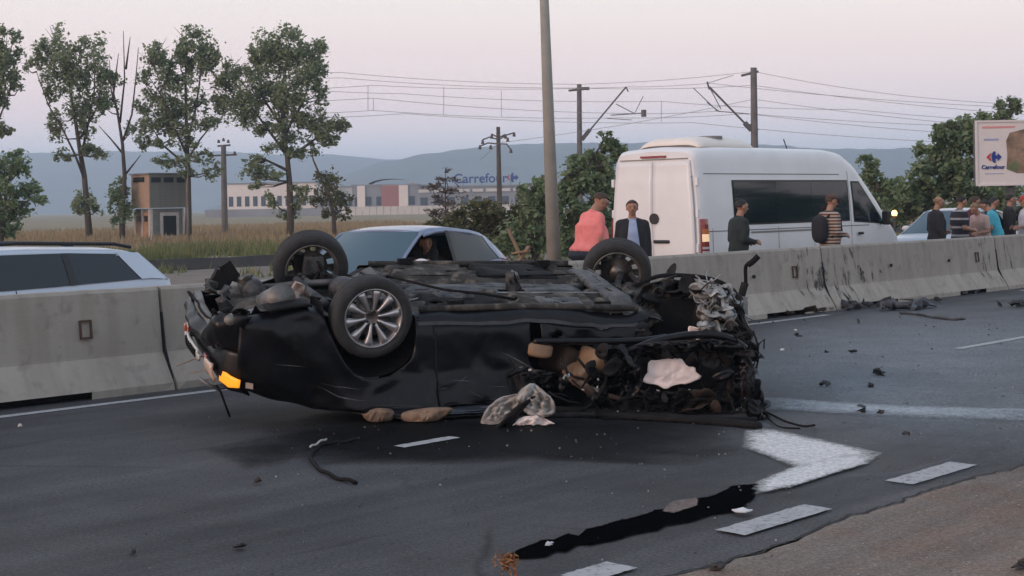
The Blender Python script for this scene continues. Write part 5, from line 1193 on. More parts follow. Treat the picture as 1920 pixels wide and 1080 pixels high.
scatter('torn_sheet', [(1130, 650), (1200, 650), (1205, 760), (1140, 770), (1060, 760)], 26, 12.3, 12.9, .15, .36, [m_darkm, m_plast, m_paint_b, m_darkm], .6, 7)
scatter('torn_sheet', [(1200, 735), (1400, 735), (1400, 790), (1200, 785)], 26, 12.0, 12.7, .14, .36, [m_darkm, m_plast, m_brown], .5, 8)
scatter('torn_sheet', [(1320, 670), (1405, 680), (1410, 770), (1330, 760)], 22, 12.4, 13.2, .14, .34, [m_darkm, m_plast, m_brown, m_paint_b], .6, 9)
scatter('torn_sheet', [(1385, 690), (1412, 700), (1432, 790), (1420, 812), (1400, 760)], 16, 11.7, 12.3, .14, .34, [m_plast, m_paint_b, m_darkm], .5, 10)
scatter('torn_sheet', [(950, 690), (1060, 700), (1060, 720), (950, 720)], 10, 12.4, 12.9, .12, .26, [m_plast, m_darkm], .6, 12)
scatter('loose_wire', [(1380, 600), (1425, 620), (1415, 700), (1380, 700)], 9, 12.5, 13.0, 0, 0, [m_plast, m_darkm], seed=13, wires=True)
scatter('loose_wire', [(1150, 740), (1400, 740), (1420, 800), (1180, 800)], 8, 11.9, 12.4, 0, 0, [m_plast, m_darkm], seed=14, wires=True)
scatter('loose_wire', [(950, 680), (1120, 700), (1100, 760), (1040, 770)], 7, 12.1, 12.5, 0, 0, [m_plast, m_darkm], seed=15, wires=True)
scatter('glass_crumb', [(950, 680), (1420, 740), (1400, 790), (1050, 790)], 22, 11.9, 12.5, .03, .05, [m_bag2, m_bare], .4, 16)
dark_backing('folded_bonnet_edge', [(1180, 790), (1290, 797), (1390, 808), (1425, 818), (1330, 818), (1230, 812)], lambda x, y: 12.0-(x-1180)*.003, m_plast)

def flank(x, t, out=.004):
    a, b = pose(S(x, t, -1, -out)), None
    return a
m_scratch = mat('bare_scratch', (.10, .10, .105), (.05, .05, .055), scale=30, rough=.6)
r = random.Random(61)
for k in range(26):
    x0, t0 = r.uniform(-2.2, -.1), r.uniform(1.3, 4.8); L_ = r.uniform(.08, .45); sl = r.uniform(-.5, .9); w = r.uniform(.02, .07)
    if abs(x0+1.4) < .45 and t0 < 3.3: continue
    bm = BM(); grid(bm, lambda a, b: pose(S(x0+L_*a, min(4.95, max(.3, t0+sl*a+(b-.5)*w*(1-abs(2*a-1)))), -1, -.006)), 10, 1); part('scratch', bm, m_scratch)
bm = BM(); grid(bm, lambda a, b: pose(S(-.10-.16*a, 3.9+.16*b, -1, -.03)), 6, 2); solid(part('door_handle', bm, m_paint_b), .02)
bm = BM(); grid(bm, lambda a, b: pose(S(-.86+.012*a+.03*(b-.5), 1.1+3.9*b, -1, -.003)), 1, 26); part('door_gap', bm, m_hole)
bm = BM(); grid(bm, lambda a, b: pose(S(-1.0+2.0*a, .95+.14*b, -1, -.012)), 50, 2); part('scuffed_sill_highlight', bm, mat('scuffed_sill_highlight', (.035, .036, .045), (.012, .012, .015), scale=9, rough=.4))  # scratched sill edge, its bluish highlight put into the strip's colour
# ================================================================ vehicles on the opposite carriageway
m_glass = mat('tinted_glass', (.008, .016, .022), rough=.05, spec=.55)
m_chrome = mat('chrome', (.5, .5, .5), rough=.2, metal=.9)
m_seal = mat('window_seal', (.012, .012, .013), rough=.5)
m_cabin = mat('cabin_dark', (.018, .017, .017), rough=.85)
def tab(T, x):
    if x <= T[0][0]: return T[0][1:]
    for a, b in zip(T, T[1:]):
        if x <= b[0]:
            q = (x-a[0])/(b[0]-a[0]); return tuple(u*(1-q)+v*q for u, v in zip(a[1:], b[1:]))
    return T[-1][1:]
def upright_wheel(root, x, y, R0, W0, side, rim_m, n=10):
    e = bpy.data.objects.new('wheel', None); COL.objects.link(e); e.parent = root
    M = Matrix.Translation((x, y, R0)) @ Matrix.Rotation(-side*math.pi/2, 4, 'X'); h = W0/2
    bm = BM(); lathe(bm, [(R0*.68, -h), (R0*.93, -h), (R0, -h*.6), (R0, h*.6), (R0*.93, h), (R0*.68, h)], M, 32); obj('tyre', bm, m_tyre, e, True)
    bm = BM(); lathe(bm, [(R0*.68, h*.9), (R0*.62, h*.5), (R0*.2, h*.7), (0, h*.75)], M, 32); obj('rim', bm, rim_m, e, True)
def small_car(name, label, loc, rz, L, T, gh, panes, paint, extras=None, group=None, open_pane=None):
    """T rows: x, body top, half width ; gh: greenhouse (x, roof height, roof half width) rows and base height function; x forward"""
    root = thing(name, label, 'car', loc, rz, group)
    x0, x1 = T[0][0], T[-1][0]; c0, c1 = gh['x0'], gh['x1']
    def Q(x, z, s):
        bt, w = tab(T, x)
        if z <= bt+1e-4:
            q = (z-.62)/.5; return Vector((x, s*(w-.075*q*q-(.02 if z > bt-.06 else 0)), z))
        rt, rw = tab(gh['roof'], x); q = min(1, (z-bt)/max(.05, rt-bt)); wb = w-.075*((bt-.62)/.5)**2-.02
        return Vector((x, s*(wb+(rw-wb)*q), z))
    bm = BM(); NX_ = 60; NZ = 10
    for s in (-1, 1):
        grid(bm, lambda a, b: Q(x0+(x1-x0)*a, .20+(tab(T, x0+(x1-x0)*a)[0]-.20)*b, s), NX_, NZ)
    # bonnet and tail deck, closed ends
    def deck(xa, xb):
        grid(bm, lambda a, b: (lambda x: (lambda p: Vector((x, p.y*(2*b-1)/1, p.z+.035*(1-(2*b-1)**2))))(Q(x, tab(T, x)[0], 1)))(xa+(xb-xa)*a), 16, 10)
    if c1 < x1-.05: deck(c1, x1)
    if c0 > x0+.05: deck(x0, c0)
    for xe in (x0, x1):
        bt, w = tab(T, xe); grid(bm, lambda a, b: (lambda z: (lambda p: Vector((xe+(.05 if xe > 0 else -.05)*(1-(2*b-1)**4)*math.sin(math.pi*a*.9+.15), p.y*(2*b-1), z+.035*a*(1-(2*b-1)**2))))(Q(xe, z, 1)))(.20+(bt-.20)*a), 6, 10)
    bmesh.ops.remove_doubles(bm, verts=bm.verts, dist=.004)
    obj('body', bm, paint, root, True)
    # roof
    r0, r1 = gh['r0'], gh['r1']; bm = BM()
    grid(bm, lambda a, b: (lambda x: (lambda rt, rw: Vector((x, rw*(2*b-1)*(1.0), rt-.035*abs(2*b-1)**3)))(*tab(gh['roof'], x)))(r0+(r1-r0)*a), 30, 12); solid(obj('roof', bm, paint, root, True), .03, -1)
    for nm, (xb, xt) in (('windscreen', gh['front']), ('rear_window', gh['back'])):
        bm = BM()
        def f(a, b):
            x = xb+(xt-xb)*b; zb = tab(T, xb)[0]; zt = tab(gh['roof'], xt)[0]-.02; z = zb+(zt-zb)*b
            wb = Q(xb, zb, 1).y; wt = tab(gh['roof'], xt)[1]; w = (wb+(wt-wb)*b)*.97
            return Vector((x+(.10 if nm == 'windscreen' else -.06)*(1-(2*a-1)**2), w*(2*a-1), z))
        grid(bm, f, 12, 8); obj(nm, bm, gh.get('screen', m_glass), root, True)
    for s in (-1, 1):
        for nm, quad in panes:
            if nm == open_pane and s == 1: continue
            bm = BM()       # quad: rear bottom, rear top, front top, front bottom as (x, z)
            def f(a, b):
                lo = Vector(quad[0]).lerp(Vector(quad[3]), a); lo.y = min(lo.y, tab(T, lo.x)[0]-.004); hi = Vector(quad[1]).lerp(Vector(quad[2]), a); v = lo.lerp(hi, b); p = Q(v.x, v.y, s)
                return p+Vector((0, s*(.012 if 'pillar' not in nm else .018), 0))
            grid(bm, f, 12, 6); obj('side_window' if 'window' in nm else 'pillar', bm, paint if nm == 'body_pillar' else (m_seal if 'pillar' in nm else m_glass), root, True)
        # rails above and below the glass
        bm = BM()
        def fr(a, b):
            x = gh['r0']+(gh['r1']-gh['r0'])*a; rt, rw = tab(gh['roof'], x); z = rt-.035-.055*b; return Q(x, z, s)+Vector((0, s*.006, 0))
        grid(bm, fr, 24, 2); solid(obj('roof_rail', bm, paint, root, True), .01)
        for (xb, xt, wd) in ((gh['front'][0], gh['front'][1], .07), (gh['back'][0], gh['back'][1], gh.get('dp', .10))):
            bm = BM(); zb, zt = tab(T, xb)[0]-.01, tab(gh['roof'], xt)[0]-.03
            def fp(a, b):
                x = xb+(xt-xb)*b; p = Q(x, zb+(zt-zb)*b, s); p.x += a*wd*(1-.25*b) if xb < 0 else -(a-.5)*wd; return p+Vector((0, s*.008, 0))
            grid(bm, fp, 2, 8); solid(obj('pillar', bm, paint, root, True), .02)
        wf, wr = gh['wheels']
        for xw in (wf, wr): upright_wheel(root, xw, s*(tab(T, xw)[1]-.10), .32, .2, s, m_alloy)
        bm = BM(); c = Q(gh['front'][0]-.42, tab(T, gh['front'][0]-.4)[0]+.06, s); 
        bmesh.ops.create_uvsphere(bm, u_segments=14, v_segments=8, radius=1.0)
        for v in bm.verts: v.co = Vector((v.co.x*.07+c.x, v.co.y*.11+c.y+s*.12, v.co.z*.065+c.z+.02))
        obj('door_mirror', bm, gh.get('mirror', paint), root, True)
        bm = BM(); xl = x1-.14; grid(bm, lambda a, b: Q(xl-.28*a, .66+.12*b, s)+Vector((0, s*.006, 0)), 6, 3); obj('headlight', bm, m_chrome, root)
        bm = BM(); grid(bm, lambda a, b: Q(x0+.02+.18*a, .78+.20*b, s)+Vector((0, s*.006, 0)), 4, 3); obj('tail_lamp', bm, m_redl, root)
        for xh in gh.get('handles', ()):
            bm = BM(); p = Q(xh, .86, s); box(bm, p+Vector((0, s*.015, 0)), (.16, .03, .03)); obj('door_handle', bm, paint, root)
        for xs in gh.get('seams', ()):
            bm = BM(); grid(bm, lambda a, b: Q(xs+(a-.5)*.012, .28+(tab(T, xs)[0]-.29)*b, s)+Vector((0, s*.003, 0)), 1, 10); obj('door_seam', bm, m_seal, root)
    # cabin floor, seats
    bm = BM(); box(bm, ((c0+c1)/2, 0, .42), (c1-c0-.3, 1.3, .12)); obj('cabin_floor', bm, m_cabin, root)
    for xs in gh['seats']:
        for y in (-.36, .36):
            bm = BM(); box(bm, (xs, y, .62), (.5, .48, .16)); box(bm, (xs-.26, y, .92), (.12, .46, .60), Matrix.Rotation(-.2, 3, 'Y'), taper=.85); o = obj('seat', bm, m_cabin, root); bevel(o, .04)
            bm = BM(); box(bm, (xs-.35, y, 1.26), (.09, .26, .16)); bevel(obj('head_restraint', bm, m_cabin, root), .03)
    return root, Q
HEAD = rad(46.2+180)
# white estate: near side is its left side, it faces left in the picture
m_whitep = mat('white_paint', (.50, .56, .65), (.47, .53, .62), scale=2, rough=.28, coat=.3)
m_bluep = mat('pale_blue_paint', (.21, .25, .37), (.18, .22, .33), scale=2, rough=.25, metal=.25, coat=.5)
Te = [(-2.25, .92, .70), (-2.18, 1.02, .82), (-1.9, 1.045, .90), (-.8, 1.01, .92), (.9, .97, .92), (1.25, .94, .91), (1.9, .84, .87), (2.25, .66, .72)]
ghe = dict(x0=-2.2, x1=1.15, r0=-1.88, r1=.45, roof=[(-2.2, 1.02, .72), (-2.0, 1.25, .64), (-1.85, 1.34, .62), (-1.6, 1.375, .64), (-.6, 1.41, .66), (-.1, 1.405, .66), (.25, 1.385, .65), (.5, 1.34, .64), (1.2, 1.0, .70)], front=(1.15, .42), back=(-2.15, -1.85), wheels=(1.38, -1.35), seats=(.15, -.75), dp=.26, handles=(-.2, -1.15), seams=(-.35, .75))
pe = [('window', [(-1.80, 1.075), (-1.60, 1.305), (-1.0, 1.335), (-1.02, 1.055)]), ('pillar', [(-1.02, 1.055), (-1.0, 1.335), (-.93, 1.335), (-.94, 1.05)]), ('window', [(-.94, 1.05), (-.93, 1.335), (-.02, 1.34), (-.02, 1.03)]), ('pillar', [(-.02, 1.03), (-.02, 1.34), (.06, 1.34), (.08, 1.03)]), ('window', [(.08, 1.03), (.06, 1.34), (.45, 1.30), (1.02, 1.00)]),
      ('body_pillar', [(-2.10, 1.03), (-1.86, 1.31), (-1.56, 1.33), (-1.78, 1.07)])]
pc = RD(0, 14.35); dE = NP(322, 540, 13.5); dd = dE.x*DX+dE.y*DY
rt, Qe = small_car('parked_car', 'white estate car with black roof rails at the left edge behind the barrier', RD(dd-2.12, 14.38), HEAD, 4.5, Te, ghe, pe, m_whitep)
for s in (-1, 1):
    bm = BM(); tube(bm, [(-1.80, s*.60, 1.37), (-1.6, s*.60, 1.41), (-.5, s*.61, 1.45), (.25, s*.60, 1.43), (.42, s*.59, 1.38)], .020, 8); obj('roof_bar', bm, m_seal, rt, True)
# pale blue hatchback with driver
Th = [(-1.95, .86, .66), (-1.88, 1.00, .78), (-1.6, 1.03, .85), (-.7, .985, .87), (.7, .95, .87), (1.05, .92, .86), (1.6, .82, .82), (1.98, .62, .66)]
ghh = dict(x0=-1.9, x1=1.05, r0=-1.46, r1=.16, roof=[(-1.9, 1.02, .70), (-1.65, 1.22, .62), (-1.48, 1.325, .58), (-1.3, 1.385, .59), (-1.0, 1.43, .60), (-.5, 1.465, .62), (-.15, 1.46, .61), (.15, 1.42, .60), (.4, 1.345, .60), (1.1, 1.0, .66)], front=(1.08, .16), back=(-1.86, -1.46), wheels=(1.25, -1.2), seats=(.02, -.7), dp=.26, handles=(-.25, -1.0), seams=(-.38, .62), mirror=mat('mirror_white', (.62, .60, .60), rough=.3), screen=mat('screen_glass', (.03, .075, .105), rough=.08, spec=.6))
ph_ = [('window', [(-1.52, 1.10), (-1.36, 1.30), (-.42, 1.39), (-.40, 1.015)]), ('pillar', [(-.40, 1.015), (-.42, 1.40), (-.34, 1.40), (-.32, 1.01)]), ('front_window', [(-.32, 1.01), (-.34, 1.39), (.12, 1.35), (.86, .99)]),
       ('body_pillar', [(-1.84, 1.02), (-1.46, 1.31), (-1.33, 1.32), (-1.54, 1.07)])]
sc_ = lambda T: [(r[0]*.87, r[1]*1.03)+tuple(r[2:]) for r in T]
Th = sc_(Th); ghh['roof'] = sc_(ghh['roof']); ph_ = [(a, sc_(q)) for a, q in ph_]
for q in ('x0', 'x1', 'r0', 'r1'): ghh[q] *= .87
for q in ('front', 'back', 'wheels', 'seats', 'handles', 'seams'): ghh[q] = tuple(v*.87 for v in ghh[q])
dE = NP(962, 492, 13.4); dd = dE.x*DX+dE.y*DY
HHEAD = HEAD+rad(11)
_c0 = NP(960, 492, 13.55); _o = Matrix.Rotation(HHEAD, 3, 'Z') @ Vector((-1.72, .74, 0)); HB = Vector((_c0.x, _c0.y, 0))-_o
rt, Qh = small_car('parked_car', 'pale blue hatchback with its driver window open, behind the raised rear wheels', HB, HHEAD, 3.9, Th, ghh, ph_, m_bluep, open_pane='front_window')
# third car, far right, mostly hidden, with an amber light
Pc = NP(1735, 440, 14.6); HC = Vector((Pc.x, Pc.y, 0))+Vector((DX, DY, 0))*3.2+Vector((NX, NY, 0))*1.0
rt, Qc = small_car('parked_car', 'silver car in front of the minibus nose half hidden by bystanders', HC, rad(46.2+180), 4.2, Th, ghh, ph_, mat('silver_paint', (.42, .46, .52), rough=.25, metal=.3, coat=.4))
bl = A(1677, 400, HC.y-1.2)
rt = thing('beacon_stand', 'amber warning beacon glowing on its pole at the minibus windscreen', 'beacon', (bl.x, bl.y, 0))
bm = BM(); tube(bm, [(0, 0, 0), (0, 0, bl.z-.05)], .018, 8); obj('pole', bm, m_steel, rt)
bm = BM(); box(bm, (0, 0, .02), (.4, .4, .04)); obj('base', bm, m_steel, rt)
bm = BM(); lathe(bm, [(0, -.05), (.05, -.05), (.06, .02), (.035, .06), (0, .07)], Matrix.Translation((0, 0, bl.z)), 16); obj('beacon_lens', bm, mat('amber_glow', (.9, .5, .2), rough=.3, emit=(1, .42, .10), estr=7.0), rt, True)

# ---------------------------------------------------------------- the white minibus
VH = rad(46.2); VC = NP(1313, 440, 15.05); VC.z = 0
VL, VW = 6.75, .98
org = VC+Vector((DX, DY, 0))*3.40+Vector((NX, NY, 0))*VW      # centre; rear near corner at VC
van = thing('minibus', 'white high-roof minibus with a cream roof unit and one long dark side window', 'minibus', org, VH)
m_van = mat('van_white', (.78, .77, .77), (.72, .71, .71), scale=1.5, rough=.38, coat=.15)
m_seam = mat('panel_seam', (.20, .19, .19), rough=.6)
def vtop(x):
    return tab([(-3.40, 2.62), (-3.30, 2.69), (-2.6, 2.73), (.9, 2.73), (1.40, 2.68), (1.85, 2.46), (3.00, 1.36), (3.2, 1.20), (3.65, 1.0), (3.85, .74)], x)[0]
def vw(x): return tab([(-3.40, .95), (-3.32, .985), (2.6, .985), (3.2, .93), (3.65, .80), (3.85, .66)], x)[0]
def vsec(x, t):
    """t 0..1 from the sill up and over to the centre line"""
    T_, w = vtop(x), vw(x)
    k = min(1, max(0, (T_-1.2)/1.4))
    P = [(w-.02, .32), (w, .75), (w, min(1.15, T_-.20)), (w-.025*k, .32+(T_-.32)*.60), (w-.075*k, .32+(T_-.32)*.82), (w-.10*k-.015, T_-.10*k-.05), (w-.15*k-.08, T_-.02*k-.012), (w*.40, T_), (0, T_+.02)]
    q = t*8; i = min(int(q), 7); q -= i
    p0, p1, p2, p3 = P[max(0, i-1)], P[i], P[i+1], P[min(8, i+2)]
    return [.5*(2*b+(c_-a)*q+(2*a-5*b+4*c_-d)*q*q+(3*b-a-3*c_+d)*q**3) for a, b, c_, d in zip(p0, p1, p2, p3)]
bm = BM()
xs = [-3.40, -3.36, -3.30]+[-3.1+.2*k for k in range(20)]+[.95+.12*k for k in range(25)]; xs = sorted(set(round(x, 3) for x in xs if x <= 3.83))+[3.85]
rings = []
for x in xs:
    L_ = [vsec(x, k/24) for k in range(25)]
    rings.append([bm.verts.new((x, -y, z)) for y, z in L_]+[bm.verts.new((x, y, z)) for y, z in L_[-2::-1]])
for a, b in zip(rings, rings[1:]):
    for k in range(len(a)-1): bm.faces.new((a[k], a[k+1], b[k+1], b[k]))
bm.faces.new(rings[0]); bm.faces.new(rings[-1][::-1]); 
o = obj('body', bm, m_van, van, True)
md = o.modifiers.new('edges', 'EDGE_SPLIT'); md.split_angle = rad(38)
def vside(x, z, s=-1, out=.006):
    lo, hi = 0.0, .86
    for _ in range(18):
        m_ = (lo+hi)/2
        if vsec(x, m_)[1] < z: lo = m_
        else: hi = m_
    return Vector((x, s*(vsec(x, lo)[0]+out), z))
def vpatch(name, quad, m, s=-1, out=.006, nu=16, nv=8, parent=None, th=0):
    bm = BM()
    def f(a, b):
        lo = Vector(quad[0]).lerp(Vector(quad[3]), a); hi = Vector(quad[1]).lerp(Vector(quad[2]), a); v = lo.lerp(hi, b); return vside(v.x, v.y, s, out)
    grid(bm, f, nu, nv); o = obj(name, bm, m, parent or van, True)
    if th: solid(o, th, 1)
    return o
for s in (-1, 1):
    vpatch('window_rubber', [(-2.40, 1.32), (-2.40, 2.12), (1.48, 2.12), (1.48, 1.32)], m_seal, s, .005, 30, 8)
    xs_ = (-2.36, -1.05, .15, 1.44)
    for a, b in zip(xs_, xs_[1:]): vpatch('side_window', [(a, 1.35), (a, 2.09), (b-.008, 2.09), (b-.008, 1.35)], m_glass, s, .012, 14, 8)
    vpatch('window_rubber', [(1.62, 1.30), (1.60, 2.10), (1.92, 2.10), (2.84, 1.24)], m_seal, s, .005)
    vpatch('cab_window', [(1.66, 1.33), (1.64, 2.06), (1.90, 2.06), (2.76, 1.27)], m_glass, s, .012)
    for z in (1.22, 2.22, .80): vpatch('side_crease', [(-3.2, z), (-3.2, z+.018), (2.2 if z < 2 else 1.2, z+.018), (2.2 if z < 2 else 1.2, z)], m_seam, s, .004, 30, 1)
    vpatch('rub_strip', [(-3.1, .66), (-3.1, .74), (2.1, .74), (2.1, .66)], m_seal, s, .012, 30, 1)
    vpatch('sliding_door_rail', [(-1.9, 1.17), (-1.9, 1.20), (.1, 1.20), (.1, 1.17)], m_seam, s, .012, 20, 1)
    for x in (1.52, .18, -1.02, -3.05): vpatch('panel_seam', [(x, .42), (x, 1.28), (x+.014, 1.28), (x+.014, .42)], m_seam, s, .004, 1, 8)
    vpatch('panel_seam', [(1.52, 1.3), (1.50, 2.3), (1.515, 2.3), (1.534, 1.3)], m_seam, s, .004, 1, 8)
    tl_ = vpatch('tail_lamp', [(-3.385, .80), (-3.385, 1.45), (-3.22, 1.45), (-3.20, .80)], m_redl, s, .02, 4, 6, th=.02)
    for z0, z1, m_ in ((.84, .90, mat('lamp_white', (.55, .50, .50), rough=.3)), (.93, .97, mat('lamp_white', (.55, .50, .50), rough=.3)), (1.06, 1.19, mat('lamp_lit_cream', (.8, .6, .4), rough=.3, emit=(1, .62, .32), estr=.5)), (1.20, 1.28, mat('lamp_orange', (.55, .16, .04), rough=.3))):
        vpatch('lamp_segment', [(-3.38, z0), (-3.38, z1), (-3.22, z1), (-3.21, z0)], m_, s, .046, 3, 2, tl_)
    vpatch('door_handle', [(1.72, 1.05), (1.72, 1.10), (1.90, 1.10), (1.90, 1.05)], m_seal, s, .03, 3, 2, th=.02)
    for xw in (2.60, -2.05):
        upright_wheel(van, xw, s*.86, .35, .2, s, m_alloyd)
        bm = BM(); grid(bm, lambda a, b: vside(xw+.47*math.cos(math.pi*a)*(1-.12*b), max(.33, .35+.47*math.sin(math.pi*a)*(1-.12*b)), s, .02), 16, 1); solid(obj('wheel_arch', bm, m_van, van, True), .03)
    bm = BM(); box(bm, (2.66, s*1.10, 1.36), (.10, .16, .28)); bevel(obj('wing_mirror', bm, m_seal, van), .03)
    bm = BM(); beam(bm, (2.66, s*.95, 1.25), (2.66, s*1.10, 1.30), .05); obj('mirror_arm', bm, m_seal, van)
    # rear door hinge covers and side edge
    for z in (.95, 1.55, 2.1):
        bm = BM(); box(bm, (-3.40, s*.93, z), (.05, .05, .14)); obj('door_hinge', bm, m_van, van)
bm = BM(); grid(bm, lambda a, b: (lambda x: Vector((x, (2*b-1)*(vw(x)-.33+.10*a), vtop(x)+.012-.02*(2*b-1)**2)))(1.90+1.05*a), 8, 8); obj('windscreen', bm, m_glass, van, True)
# rear doors: two leaves with seam, pressing lines, badge and handle
for s in (-1, 1):
    bm = BM()
    def f(a, b):
        z = .50+(2.46-.50)*b; w = vsec(-3.40, 0)[0]; wz = abs(vside(-3.40, min(z, 2.40), 1, 0).y)-.05; y = s*(.006+(wz-.006)*a)
        x = -3.405-.012*(1 if .78 < z < 2.2 else 0)-.02*math.sin(math.pi*b)
        return Vector((x, y, z))
    grid(bm, f, 10, 24); o = obj('rear_door', bm, m_van, van, True); solid(o, .03, 1)
    for z in (1.02, 2.18):
        bm = BM(); box(bm, (-3.437, s*.45, z), (.010, .80, .014)); obj('pressing_line', bm, m_seam, o)
bm = BM(); box(bm, (-3.425, 0, 1.48), (.012, .012, 1.92)); obj('door_gap', bm, m_seam, van)
bm = BM(); tube(bm, [(-3.44, -.05, 1.46), (-3.50, -.05, 1.46)], .095, 24); obj('round_badge', bm, m_seal, van)
bm = BM(); box(bm, (-3.47, -.20, 1.06), (.07, .34, .06)); o = obj('rear_handle', bm, m_seal, van); bevel(o, .02)
bm = BM(); box(bm, (-3.50, 0, .42), (.22, 1.85, .20)); bevel(obj('rear_bumper', bm, m_plast, van), .05)
bm = BM(); box(bm, (3.80, 0, .50), (.25, 1.6, .30)); bevel(obj('front_bumper', bm, m_plast, van), .06)
bm = BM(); box(bm, (-3.41, .0, 2.545), (.06, .55, .035)); obj('brake_light', bm, m_redl, van)
bm = BM(); box(bm, (-3.41, .0, 2.50), (.05, 1.5, .012)); obj('roof_seam', bm, m_seam, van)
# cream air conditioning unit, on the roof
bm = BM()
def fu(a, b):
    x = -3.0+1.72*a; t = 2*b-1; e = (1-abs(2*a-1)**6)**.5
    return Vector((x, .72*t*(.92+.08*e), 2.71+.20*(1-abs(t)**5)*(.25+.75*e)))
grid(bm, fu, 24, 18); o = obj('roof_unit', bm, mat('cream_plastic', (.78, .72, .65), (.72, .66, .60), scale=3, rough=.5), van, True); solid(o, .02, -1)
bm = BM(); box(bm, (-2.15, 0, 2.725), (1.6, 1.3, .05)); obj('unit_base', bm, m_seam, van)
for yy in (-.35, .35):
    bm = BM(); tube(bm, [(-2.2, yy, 2.86), (-2.2, yy, 2.92)], .22, 20); obj('fan_guard', bm, m_seam, van)
bm = BM(); tube(bm, [(1.0, .1, 2.70), (.85, .1, 2.95)], .012, 6); obj('aerial', bm, m_seal, van)

# ================================================================ people
m_skin = mat('skin', (.36, .19, .125), (.30, .155, .10), scale=8, rough=.55)
m_hairs = {k: mat('hair_'+k, c, rough=.7) for k, c in dict(black=(.012, .010, .009), brown=(.05, .028, .016), grey=(.12, .11, .10), fair=(.20, .13, .07)).items()}
def cloth(name, a, b=None, stripes=None):
    m = mat(name, a, b or tuple(q*.8 for q in a), scale=9, rough=.9, bump=.3, bscale=14)
    if stripes and not m.get('striped'):
        t = m.node_tree; p = t.nodes['Principled BSDF']; tc = t.nodes.new('ShaderNodeTexCoord'); sp_ = t.nodes.new('ShaderNodeSeparateXYZ'); t.links.new(tc.outputs['Object'], sp_.inputs[0])
        mu = t.nodes.new('ShaderNodeMath'); mu.operation = 'MULTIPLY'; mu.inputs[1].default_value = stripes[0]; t.links.new(sp_.outputs['Z'], mu.inputs[0])
        fr = t.nodes.new('ShaderNodeMath'); fr.operation = 'FRACT'; t.links.new(mu.outputs[0], fr.inputs[0])
        r = t.nodes.new('ShaderNodeValToRGB'); r.color_ramp.interpolation = 'CONSTANT'; e_ = r.color_ramp.elements; e_[0].color = stripes[1][0]+(1,); e_[1].position = 1/len(stripes[1]); e_[1].color = stripes[1][1]+(1,)
        for i, c in enumerate(stripes[1][2:]): q = e_.new((i+2)/len(stripes[1])); q.color = c+(1,)
        t.links.new(fr.outputs[0], r.inputs[0])
        for l in list(p.inputs['Base Color'].links): t.links.remove(l)
        t.links.new(r.outputs[0], p.inputs['Base Color']); m['striped'] = 1
    return m
def loft_rings(bm, rings, n=18):
    """rings: (centre, half width vector, half depth vector); closed rounded tube"""
    R_ = []
    for c, u, v in rings: R_.append([bm.verts.new(Vector(c)+u*(abs(math.cos(t))**.85*(1 if math.cos(t) > 0 else -1))+v*(abs(math.sin(t))**.85*(1 if math.sin(t) > 0 else -1))) for t in (2*math.pi*k/n for k in range(n))])
    for a, b in zip(R_, R_[1:]):
        for k in range(n): bm.faces.new((a[k], a[(k+1) % n], b[(k+1) % n], b[k]))
    bm.faces.new(R_[0][::-1]); bm.faces.new(R_[-1])
def ball(bm, c, r, n=2):
    M = Matrix.Translation(c) @ (Matrix.Diagonal((r[0], r[1], r[2], 1)) if isinstance(r, tuple) else Matrix.Diagonal((r, r, r, 1)))
    bmesh.ops.create_icosphere(bm, subdivisions=n, radius=1, matrix=M)
def limb(bm, pts, rs):
    """tapering limb with rounded joints"""
    for p, r in zip(pts, rs): ball(bm, p, r)
    for (a, ra), (b, rb) in zip(zip(pts, rs), zip(pts[1:], rs[1:])): tube(bm, [a, Vector(a).lerp(Vector(b), .5), b], [ra, (ra+rb)/2*1.03, rb], 14)
def fuse(name, bm, m, parent, vox, smooth=4, wob=0.0):
    """melt the overlapping closed shapes into one continuous skin"""
    bmesh.ops.recalc_face_normals(bm, faces=bm.faces)
    me = bpy.data.meshes.new(name); bm.to_mesh(me); bm.free(); o = bpy.data.objects.new(name, me); COL.objects.link(o)
    md = o.modifiers.new('melt', 'REMESH'); md.mode = 'VOXEL'; md.voxel_size = vox
    sm = o.modifiers.new('smooth', 'SMOOTH'); sm.factor = .5; sm.iterations = smooth
    dg = bpy.context.evaluated_depsgraph_get(); dg.update(); m2 = bpy.data.meshes.new_from_object(o.evaluated_get(dg)); m2.name = name
    bpy.data.objects.remove(o); bpy.data.meshes.remove(me); m2.materials.clear()
    if wob:
        for v in m2.vertices:
            q = v.co; v.co = q+noise.noise_vector(Vector((q.x*9, q.y*9, q.z*5)))*wob
    return link(name, m2, m, parent, True)
